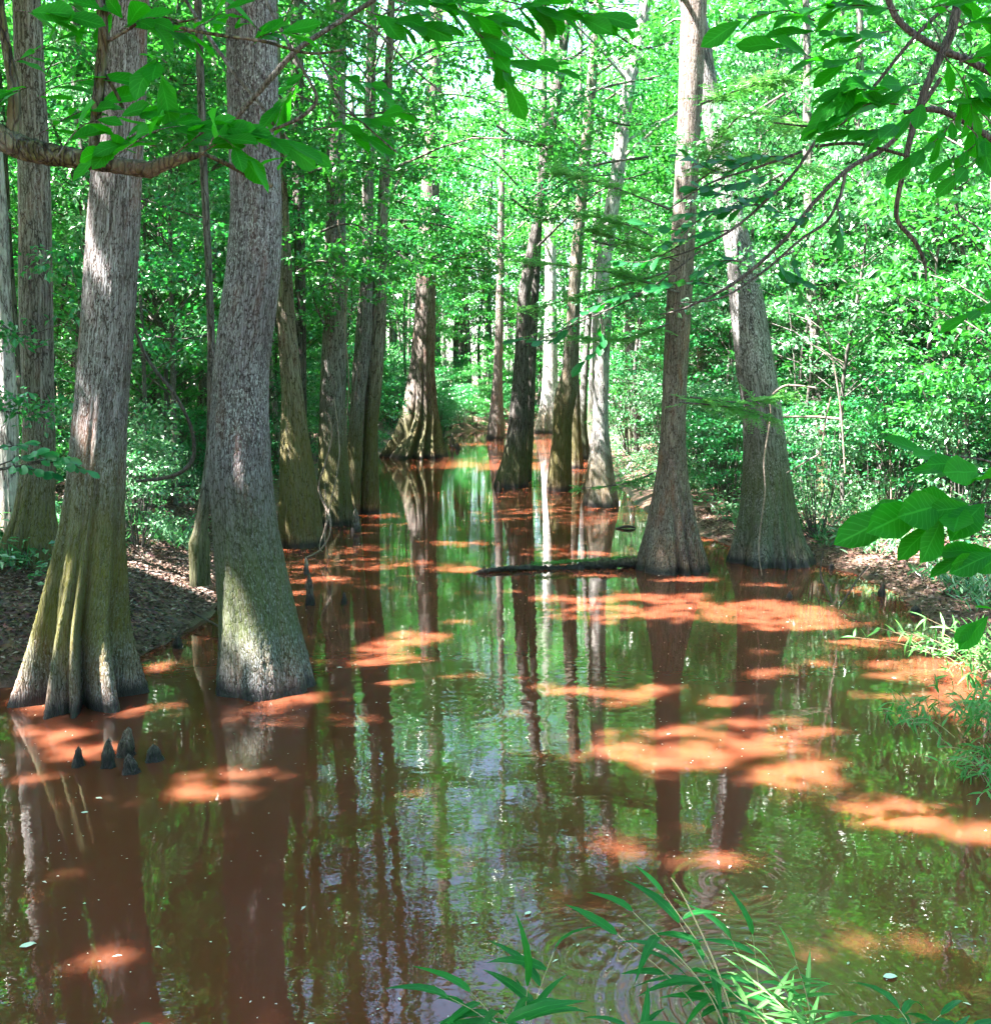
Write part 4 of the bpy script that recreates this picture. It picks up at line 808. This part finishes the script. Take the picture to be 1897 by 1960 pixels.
ftree('tree_branch', 'smooth grey branch crossing in front of the tupelo trunk with long thin twigs', 'branch',
      [[(440, 250, Y2, 5), (460, 215, Y2, 5.5), (510, 160, Y2, 5.5), (570, 95, Y2, 5), (640, 48, Y2, 4.6), (715, 0, Y2, 4.2), (760, -40, Y2, 4)],
       [(350, -10, Y2, 3), (400, 70, Y2, 3.6), (450, 140, Y2, 4), (500, 200, Y2, 3.6), (525, 240, Y2, 3)], [(500, -20, Y2, 3.5), (550, 80, Y2, 3.5), (590, 150, Y2, 3), (606, 190, Y2, 3.6), (580, 222, Y2, 3.4), (520, 250, Y2, 2.6)],
       [(610, 102, Y2, 2), (650, 190, Y2, 2.2), (700, 240, Y2, 1.8), (760, 292, Y2, 1.5)], [(640, 20, Y2, 2), (720, 60, Y2, 2.2), (790, 130, Y2, 2), (850, 180, Y2, 1.2)], [(860, -20, Y2, 2), (900, 40, Y2, 2), (940, 90, Y2, 1.6), (975, 120, Y2, 1)]],
      [([(590, 130, Y2), (560, 170, Y2), (540, 200, Y2)], 6), ([(620, 120, Y2), (670, 150, Y2), (720, 165, Y2)], 7), ([(660, 220, Y2), (690, 230, Y2), (760, 215, Y2)], 6), ([(480, 90, 4), (500, 70, 4), (540, 60, 4)], 6), ([(500, 60, 4), (470, 35, 4), (430, 30, 4)], 5),
       ([(700, 20, 3.6), (760, 40, 3.6), (830, 50, 3.6)], 8), ([(830, 0, 3.6), (880, 20, 3.6), (960, 40, 3.6)], 8), ([(900, 50, 3.6), (940, 90, 3.6), (970, 150, 3.6)], 5), ([(960, 0, 3.6), (1040, 20, 3.6), (1130, 40, 3.6)], 10), ([(980, 20, 3.6), (1050, 10, 3.6), (1180, 40, 3.6)], 7, {'L': .15}),
       ([(760, 0, 3.6), (800, 10, 3.6), (870, 0, 3.6)], 7), ([(600, 250, 4.2), (650, 240, 4.2), (700, 260, 4.2)], 6), ([(560, 270, 4.2), (600, 290, 4.2), (540, 300, 4.2)], 5), ([(930, 110, 3.6), (1000, 120, 3.6), (1060, 130, 3.6)], 5)],
      M_near, B_twig, .14)
Y3 = 4.6
ftree('tree_branch', 'dark branching bough with large serrated leaves entering from the upper right corner', 'branch',
      [[(1690, -30, Y3, 5), (1720, 40, Y3, 6), (1790, 90, Y3, 6), (1850, 115, Y3, 6.5), (1920, 150, Y3, 7)], [(1840, -40, Y3, 9), (1820, 60, Y3, 8.5), (1775, 160, Y3, 7), (1748, 240, Y3, 6), (1728, 330, Y3, 5), (1715, 400, Y3, 4.6), (1722, 430, Y3, 4), (1750, 462, Y3, 4), (1768, 500, Y3, 3.4), (1772, 540, Y3, 1.4)],
       [(1930, 290, Y3, 6), (1850, 235, Y3, 6), (1790, 210, Y3, 5.5), (1730, 215, Y3, 4)], [(1860, -30, 4.4, 4), (1760, 60, 4.4, 3.4), (1660, 180, 4.4, 3), (1600, 240, 4.4, 2.4), (1480, 235, 4.4, 1.4)],
       [(1740, 300, 4.4, 3), (1640, 275, 4.4, 3), (1560, 280, 4.4, 3)]],
      [([(1700, 60, 4.2), (1640, 70, 4.2), (1560, 60, 4.2)], 7), ([(1720, 20, 4.2), (1640, 10, 4.2), (1540, 20, 4.2)], 7), ([(1640, 110, 4.2), (1590, 120, 4.2), (1500, 90, 4.2)], 7), ([(1690, 140, 4.2), (1640, 150, 4.2), (1590, 200, 4.2)], 7), ([(1720, 200, 4.2), (1660, 200, 4.2), (1570, 240, 4.2)], 8),
       ([(1760, 160, 4.2), (1700, 170, 4.2), (1620, 170, 4.2)], 8), ([(1780, 180, 4.2), (1720, 240, 4.2), (1640, 250, 4.2)], 8), ([(1800, 100, 4.2), (1840, 150, 4.2), (1860, 210, 4.2)], 6), ([(1820, 60, 4.2), (1870, 40, 4.2), (1930, 60, 4.2)], 7), ([(1830, 220, 4.2), (1800, 260, 4.2), (1760, 290, 4.2)], 6),
       ([(1850, 240, 4.2), (1870, 270, 4.2), (1820, 310, 4.2)], 5), ([(1760, 20, 4.2), (1800, 10, 4.2), (1860, 0, 4.2)], 6), ([(1790, 200, 4.2), (1850, 190, 4.2), (1910, 190, 4.2)], 8), ([(1700, 0, 4.2), (1660, -10, 4.2), (1580, 10, 4.2)], 6), ([(1830, 120, 4.2), (1880, 110, 4.2), (1930, 130, 4.2)], 6),
       ([(1890, 250, 4.2), (1870, 300, 4.2), (1840, 330, 4.2)], 4), ([(1560, 40, 4.2), (1500, 20, 4.2), (1420, 40, 4.2)], 6)],
      M_near, B_twigd, .165)
Y4 = 6.2
ftree('tree_branch', 'long dark drooping twigs with small leaves sloping down left across the ribbed cypress', 'branch',
      [[(1800, 150, Y4, 4), (1740, 235, Y4, 4.5), (1690, 285, Y4, 4.5), (1625, 322, Y4, 4.5), (1560, 385, Y4, 4), (1490, 470, Y4, 3.5), (1400, 545, Y4, 3), (1310, 590, Y4, 2), (1262, 602, Y4, 1.2)],
       [(1618, 330, Y4, 3.5), (1606, 380, Y4, 3), (1580, 425, Y4, 3), (1530, 460, Y4, 2.6), (1460, 520, Y4, 2.4), (1380, 570, Y4, 1.8), (1300, 580, Y4, 1)], [(1560, 270, Y4, 3), (1520, 330, Y4, 3), (1470, 380, Y4, 2.8), (1400, 440, Y4, 2.4), (1320, 480, Y4, 1.6), (1250, 500, Y4, 1)],
       [(1535, 290, Y4, 2.4), (1450, 320, Y4, 2.2), (1360, 350, Y4, 1.8), (1280, 400, Y4, 1.2)], [(1340, 480, Y4, 1.6), (1230, 560, Y4, 1.4), (1090, 625, Y4, 1.2), (1010, 660, Y4, .8)]],
      [([(1520, 300, Y4), (1450, 300, Y4), (1370, 310, Y4)], 14), ([(1480, 330, Y4), (1420, 350, Y4), (1330, 360, Y4)], 14), ([(1450, 390, Y4), (1400, 400, Y4), (1320, 410, Y4)], 12), ([(1400, 440, Y4), (1340, 450, Y4), (1270, 470, Y4)], 12), ([(1500, 360, Y4), (1440, 380, Y4), (1380, 370, Y4)], 12),
       ([(1560, 400, Y4), (1530, 420, Y4), (1480, 400, Y4)], 7), ([(1600, 380, Y4), (1606, 420, Y4), (1604, 460, Y4)], 5), ([(1480, 480, Y4), (1500, 520, Y4), (1540, 540, Y4)], 7), ([(1380, 550, Y4), (1330, 540, Y4), (1260, 550, Y4)], 9), ([(1340, 420, Y4), (1300, 440, Y4), (1240, 430, Y4)], 9),
       ([(1300, 470, Y4), (1240, 500, Y4), (1180, 500, Y4)], 9), ([(1230, 560, Y4), (1180, 570, Y4), (1100, 610, Y4)], 10), ([(1100, 620, Y4), (1060, 650, Y4), (1000, 650, Y4)], 8), ([(1150, 600, Y4), (1150, 660, Y4), (1120, 690, Y4)], 5), ([(1430, 310, Y4), (1380, 330, Y4), (1310, 300, Y4)], 9),
       ([(1420, 500, Y4), (1380, 500, Y4), (1340, 520, Y4)], 8), ([(1550, 450, Y4), (1520, 500, Y4), (1530, 560, Y4)], 5)],
      M_dark, B_twigd, .115, droop=.2)
ftree('tree_branch', 'cluster of large dark close-up leaves poking in from the right edge at mid height', 'branch',
      [[(1940, 1010, 3.4, 4), (1880, 985, 3.4, 3), (1800, 965, 3.4, 2)], [(1940, 900, 3.4, 3), (1880, 880, 3.4, 2), (1800, 870, 3.4, 1.4)]],
      [([(1880, 975, 3.3), (1800, 965, 3.3), (1740, 975, 3.3)], 5, {'L': .22}), ([(1930, 920, 3.3), (1860, 900, 3.3), (1780, 870, 3.3)], 6, {'L': .19}), ([(1900, 960, 3.3), (1840, 970, 3.3), (1790, 1000, 3.3)], 4, {'L': .18}), ([(1930, 1060, 3.3), (1900, 1060, 3.3), (1850, 1065, 3.3)], 4, {'L': .16}),
       ([(1940, 1180, 3.3), (1910, 1170, 3.3), (1870, 1190, 3.3)], 3, {'L': .15}), ([(1940, 590, 3.3), (1920, 580, 3.3), (1860, 600, 3.3)], 4, {'L': .12})],
      M_near, B_twigd, .17, ratio=.5)
ftree('tree_branch', 'low twig of teal green leaves at the left edge in front of the bank trees', 'branch',
      [[(-40, 905, 8.2, 3), (20, 895, 8.2, 2.4), (90, 885, 8.2, 1.5), (150, 890, 8.2, 1)]],
      [([(0, 890, 8.2), (60, 872, 8.2), (120, 880, 8.2)], 12), ([(60, 885, 8.2), (110, 880, 8.2), (165, 900, 8.2)], 12), ([(0, 900, 8.2), (40, 895, 8.2), (90, 905, 8.2)], 10), ([(-10, 860, 8.2), (20, 855, 8.2), (50, 850, 8.2)], 6)],
      M_under, B_twigd, .13, ratio=.5)

def bough(label, y, limbs, ncl, spread, per=40, L=.10, mat=None, bark=None, up=.5, drp=.0):
    P0 = aty(limbs[0][0][0], limbs[0][0][1], y); e = thing('leafy_bough', P0, label, 'branch'); gb = Geo(); g = Geo(); ct = []
    for pts in limbs:
        P = catmull(np.array([aty(u, v, y + dy) for u, v, dy in pts]), 24); tube(gb, P, np.linspace(2.6, .8, 24) * pxm(y), 6)
        m = max(2, ncl // len(limbs)); k = R.integers(4, 24, m); C_ = P[k] + R.normal(0, 1, (m, 3)) * spread * np.array([1, 1.0, up]); ct.append(C_)
        for q in range(0, m, 3): tube(gb, [P[max(k[q] - 3, 0)], (P[k[q]] + C_[q]) / 2, C_[q]], [.9 * pxm(y), .7 * pxm(y), .4 * pxm(y)], 4, 5)
    clusters_to_leaves(g, np.concatenate(ct), .34 * max(1, y / 24), per, L, L * .66, .3, kp=False)
    link('branches', gb.mesh('branches', bark or B_twig, P0), e); link('leaves', g.mesh('leaves', mat or M_leaf, P0, False), e)
bough('bright leafy bough hanging in front of the grey straight cypress top', 18.4, [[(560, 120, 0), (620, 250, 0), (640, 420, 0)], [(540, 250, 0), (600, 330, 0), (700, 380, 0)], [(560, 60, 0), (680, 120, 0), (760, 260, 0)]], 60, .42)
bough('leafy bough drooping over the close pair of left shore trunks', 20.5, [[(600, 450, 0), (680, 430, 0), (780, 500, 0)], [(700, 560, 0), (720, 520, 0), (770, 480, 0)], [(620, 620, 0), (600, 560, 0), (640, 540, 0)]], 34, .3)
bough('dense leafy bough arching over the channel above the wide-skirted cypress', 30, [[(740, 330, 0), (820, 300, 0), (950, 330, 0)], [(740, 420, 0), (840, 430, 0), (960, 470, 0)], [(740, 250, 0), (850, 180, 0), (1000, 220, 0)], [(760, 480, 0), (840, 500, 0), (930, 520, 0)]], 130, .62, 44, .12)
bough('high bright leafy bough spanning the channel near the top of the picture', 33, [[(700, 150, 0), (860, 90, 0), (1040, 120, 0)], [(700, 60, 0), (850, 20, 0), (980, 10, 0)], [(720, 230, 0), (900, 260, 0), (1080, 280, 0)]], 110, .8, 44, .13)
bough('leafy bough between the black trunk and the white sunlit tree', 23.5, [[(1240, 300, 0), (1130, 320, 0), (1010, 380, 0)], [(1240, 560, 0), (1150, 590, 0), (1060, 640, 0)], [(1250, 150, 0), (1150, 170, 0), (1060, 230, 0)]], 56, .42, 40, .10, M_under)
bough('leafy bough in front of the upper part of the broad grey leaning tree', 14.6, [[(1500, 330, 0), (1420, 380, 0), (1350, 430, 0)], [(1520, 480, 0), (1440, 520, 0), (1370, 560, 0)], [(1500, 180, 0), (1400, 240, 0), (1330, 280, 0)]], 40, .3, 34, .085, M_glossy)
bough('leafy bough covering the upper part of the black leaning trunk', 26.0, [[(960, 60, 0), (1030, 120, 0), (1120, 100, 0)], [(950, 240, 0), (1020, 280, 0), (1100, 260, 0)], [(980, 380, 0), (1040, 420, 0), (1100, 400, 0)]], 60, .5, 44, .11)
bough('bright leafy bough in front of the upper left shore trunks', 17.6, [[(560, -20, 0), (640, 60, 0), (720, 100, 0)], [(560, 180, 0), (680, 220, 0), (780, 200, 0)], [(590, 330, 0), (690, 310, 0), (780, 360, 0)], [(570, 520, 0), (620, 500, 0), (690, 540, 0)]], 76, .38, 44, .10)
bough('leafy bough hanging before the dark top of the wide-skirted cypress', 36, [[(740, 380, 0), (810, 400, 0), (880, 420, 0)], [(750, 460, 0), (820, 480, 0), (880, 500, 0)], [(760, 300, 0), (820, 320, 0), (900, 340, 0)]], 90, .6, 50, .13, M_under)
bough('leafy bough crossing the upper white sunlit tree', 22.0, [[(1150, 40, 0), (1220, 90, 0), (1290, 80, 0)], [(1140, 220, 0), (1200, 240, 0), (1270, 230, 0)], [(1130, 460, 0), (1190, 470, 0), (1250, 450, 0)]], 50, .36, 40, .10)
bough('dense bright leafy bough between the fluted cypress and tupelo tops', 16.0, [[(280, 120, 0), (350, 160, 0), (420, 150, 0)], [(285, 260, 0), (340, 240, 0), (420, 260, 0)], [(280, 20, 0), (350, 40, 0), (420, 30, 0)]], 50, .36, 44, .10)
bough('shaded leafy bough between the fluted cypress and the tupelo, above the bank', 14.5, [[(270, 500, 0), (330, 540, 0), (390, 520, 0)], [(270, 380, 0), (330, 400, 0), (400, 420, 0)], [(280, 640, 0), (340, 650, 0), (400, 640, 0)]], 40, .35, 40, .09, M_under)
bough('teal leafy bough low at the left edge around the dark mossy tree', 11.2, [[(-20, 600, 0), (40, 640, 0), (120, 620, 0)], [(-20, 780, 0), (50, 790, 0), (110, 760, 0)], [(90, 480, 0), (130, 500, 0), (150, 560, 0)]], 26, .2, 34, .08, M_under)

# feathery cypress boughs in the middle distance
def feather(label, limbs, y, nspr, L=.5):
    P0 = aty(limbs[0][0][0], limbs[0][0][1], y); e = thing('cypress_bough', P0, label, 'branch'); gb = Geo(); g = Geo()
    for pts in limbs:
        P = catmull(np.array([aty(u, v, y + dy) for u, v, dy in pts]), 24); tube(gb, P, np.linspace(2.2, .6, 24) * pxm(y), 6)
        T = norm(np.gradient(P, axis=0)); k = R.integers(3, 24, nspr); B = P[k]; D = norm(T[k] * .6 + R.normal(0, .8, (nspr, 3)) * [1, 1, .3]); LL = R.uniform(.4, 1, nspr) * L
        for q in np.linspace(.05, 1, 14):
            for sg in (-1, 1):
                pos = B + D * (LL * q)[:, None]; pos[:, 2] -= .15 * LL * q * q; sd = norm(np.cross(D, [0, 0, 1.0])) * sg; n = nspr
                leaves_small(g, pos, D * .5 + sd + R.normal(0, .2, (n, 3)), np.array([0, 0, 1.0]) + R.normal(0, .4, (n, 3)), .09 * (1.15 - q) + np.full(n, .03), np.full(n, .02), R.uniform(0, 1, n))
    link('branch', gb.mesh('branch', B_twig, P0), e); link('needles', g.mesh('needles', M_needle, P0, False), e)
feather('bright feathery bough in front of the upper right trunks', [[(1340, 330, 0), (1420, 220, -.3), (1540, 240, -.5)], [(1330, 350, 0), (1430, 300, 0), (1560, 330, .3)], [(1340, 200, 0), (1420, 170, 0), (1500, 150, 0)]], 12.5, 46)
feather('sunlit feathery bough crossing the white trunk at mid height', [[(1300, 480, 0), (1200, 430, 0), (1110, 410, .4)], [(1300, 500, 0), (1220, 470, 0), (1130, 440, 0)]], 15.5, 46)
feather('green feathery bough spreading left of the ribbed cypress above the channel', [[(1300, 560, 0), (1160, 520, 0), (1000, 500, .5)], [(1280, 520, 0), (1140, 560, 0), (980, 600, .5)], [(1280, 400, 0), (1150, 350, 0), (1060, 330, .5)], [(1280, 620, 0), (1180, 650, 0), (1050, 640, .5)]], 15.8, 56, .55)
feather('feathery low bough hanging in front of the broad grey leaning tree', [[(1300, 770, 0), (1400, 780, 0), (1470, 800, -.2)], [(1320, 760, 0), (1420, 770, 0), (1500, 760, 0)]], 14.8, 40)
feather('thin feathery twig over the water beside the tan flared base', [[(1260, 900, 0), (1200, 925, 0), (1110, 935, 0)]], 19, 26, .35)

# ------------------------------------------------------------------ cane and grass in front
def cane(name, label, cat, base, tips, mat, L, per, y, group=None, ratio=.12, drp=.9, stem=M_tan, sr=1.2):
    tips = [(u, v + 18 + .1 * (v - 1660)) for u, v in tips]
    P0 = aty(base[0], base[1], y); e = thing(name, P0, label, cat, group); gl = Geo(); gb = Geo()
    for (u, v) in tips:
        a = P0 + R.normal(0, .03, 3); yy = y + R.normal(0, .08); b = aty(u, v, yy); m = (a + b) / 2 + np.array([(a[0] - b[0]) * .12, 0, .05])
        Q = catmull([a, m, b], 16); tube(gb, Q, np.linspace(sr, .5, 16) * pxm(y), 6); T = norm(np.gradient(Q, axis=0))
        k = np.linspace(6, 15, per).astype(int); B = Q[k]; sd = norm(R.normal(size=(per, 3)) * [1, .5, .1]); D = T[k] * .55 + sd * .9; D[-1] = T[-1]
        Nn = np.array([0, -.3, 1.0]) + R.normal(0, .2, (per, 3)); sz = R.uniform(.65, 1.1, per)
        leaves_big(gl, B, D, Nn, L * sz, L * ratio * sz, R.uniform(0, 1, per), 'blade', drp, .25)
    link('stems', gb.mesh('stems', stem, P0), e); link('leaves', gl.mesh('leaves', mat, P0), e)
cane('cane_plant', 'arching dark cane with long strap leaves and one dry yellow leaf, centre right foreground', 'cane', (1420, 2080), [(1270, 1690), (1210, 1720), (1290, 1800), (1180, 1760), (1300, 1740)], M_cane, .19, 5, 3.3, ratio=.17, stem=M_tan, sr=2.2)
cane('cane_plant', 'low spreading strap leaves at the bottom edge, middle', 'cane', (990, 2080), [(900, 1860), (960, 1900), (1010, 1850), (1060, 1790), (860, 1870), (1020, 1900)], M_cane, .22, 5, 3.1, ratio=.15)
cane('cane_plant', 'sprig of two upright blades at the bottom left edge', 'cane', (318, 2040), [(300, 1925), (330, 1950)], M_cane, .16, 2, 3.1, ratio=.16)
cane('cane_plant', 'bushy fine-leaved cane with tan stems, bottom right of centre', 'cane', (1560, 2090), [(1440, 1840), (1480, 1820), (1520, 1800), (1500, 1880), (1400, 1860), (1460, 1900), (1540, 1900)], M_pale, .15, 9, 3.2, ratio=.11, drp=.3, sr=1.8)
cane('cane_plant', 'dark strap-leaved cane behind the bushy fine-leaved one', 'cane', (1460, 2080), [(1400, 1770), (1440, 1760), (1340, 1850)], M_cane, .2, 4, 3.5, ratio=.15)
cane('cane_plant', 'pale arching strap leaves at the bottom right corner', 'cane', (1760, 2060), [(1640, 1900), (1720, 1890), (1800, 1900), (1690, 1930), (1860, 1920)], M_cane, .2, 5, 3.2, ratio=.14)
cane('cane_plant', 'short drooping blades in the lowest right of centre, under the arching cane', 'cane', (1230, 2060), [(1200, 1920), (1160, 1930), (1300, 1940)], M_cane, .18, 4, 3.1, ratio=.14)
stick('single tan grass stalk rising beside the arching cane', (1420, 2000, 3.2, 2), (1370, 1850, 3.2, 2), (1310, 1720, 3.2, 1.4), (1284, 1680, 3.2, 1), mat=M_tan, name='grass_stalk')
# grass hanging over the right shore
def tuft(u, v, y, n, L, label, spread=.5):
    P0 = aty(u, v, y); e = thing('grass_clump', P0, label, 'grass', 'bamboo grass along the right shore'); gl = Geo(); gb = Geo()
    for k in range(n):
        a = P0 + np.array([R.normal(0, .12), R.normal(0, .15), 0]); b = a + np.array([R.normal(-.12, spread * .6), R.normal(-.1, spread * .4), R.uniform(.05, spread)])
        Q = catmull([a, (a + b) / 2 + [0, 0, .08], b], 8); tube(gb, Q, np.linspace(.003, .001, 8), 4); T = norm(np.gradient(Q, axis=0)); p = 7; kk = R.integers(2, 8, p)
        D = T[kk] * .5 + R.normal(0, .6, (p, 3)); leaves_big(gl, Q[kk], D, np.array([0, -.3, 1.]) + R.normal(0, .4, (p, 3)), L * R.uniform(.6, 1.1, p), L * .13 * np.ones(p), R.uniform(0, 1, p), 'blade', .5)
    link('stems', gb.mesh('stems', M_tan, P0), e); link('leaves', gl.mesh('leaves', M_pale, P0), e)
tuft(1880, 1290, 9.3, 55, .17, 'pale sunlit bamboo grass clump at the right edge, higher one', .55)
tuft(1895, 1400, 8.2, 45, .16, 'bamboo grass clump drooping onto the water at the right edge', .45)
tuft(1760, 1400, 8.3, 14, .13, 'small dark bamboo grass clump standing over red water', .25)
tuft(1900, 1500, 7.6, 20, .14, 'lowest bamboo grass clump at the right edge', .3)
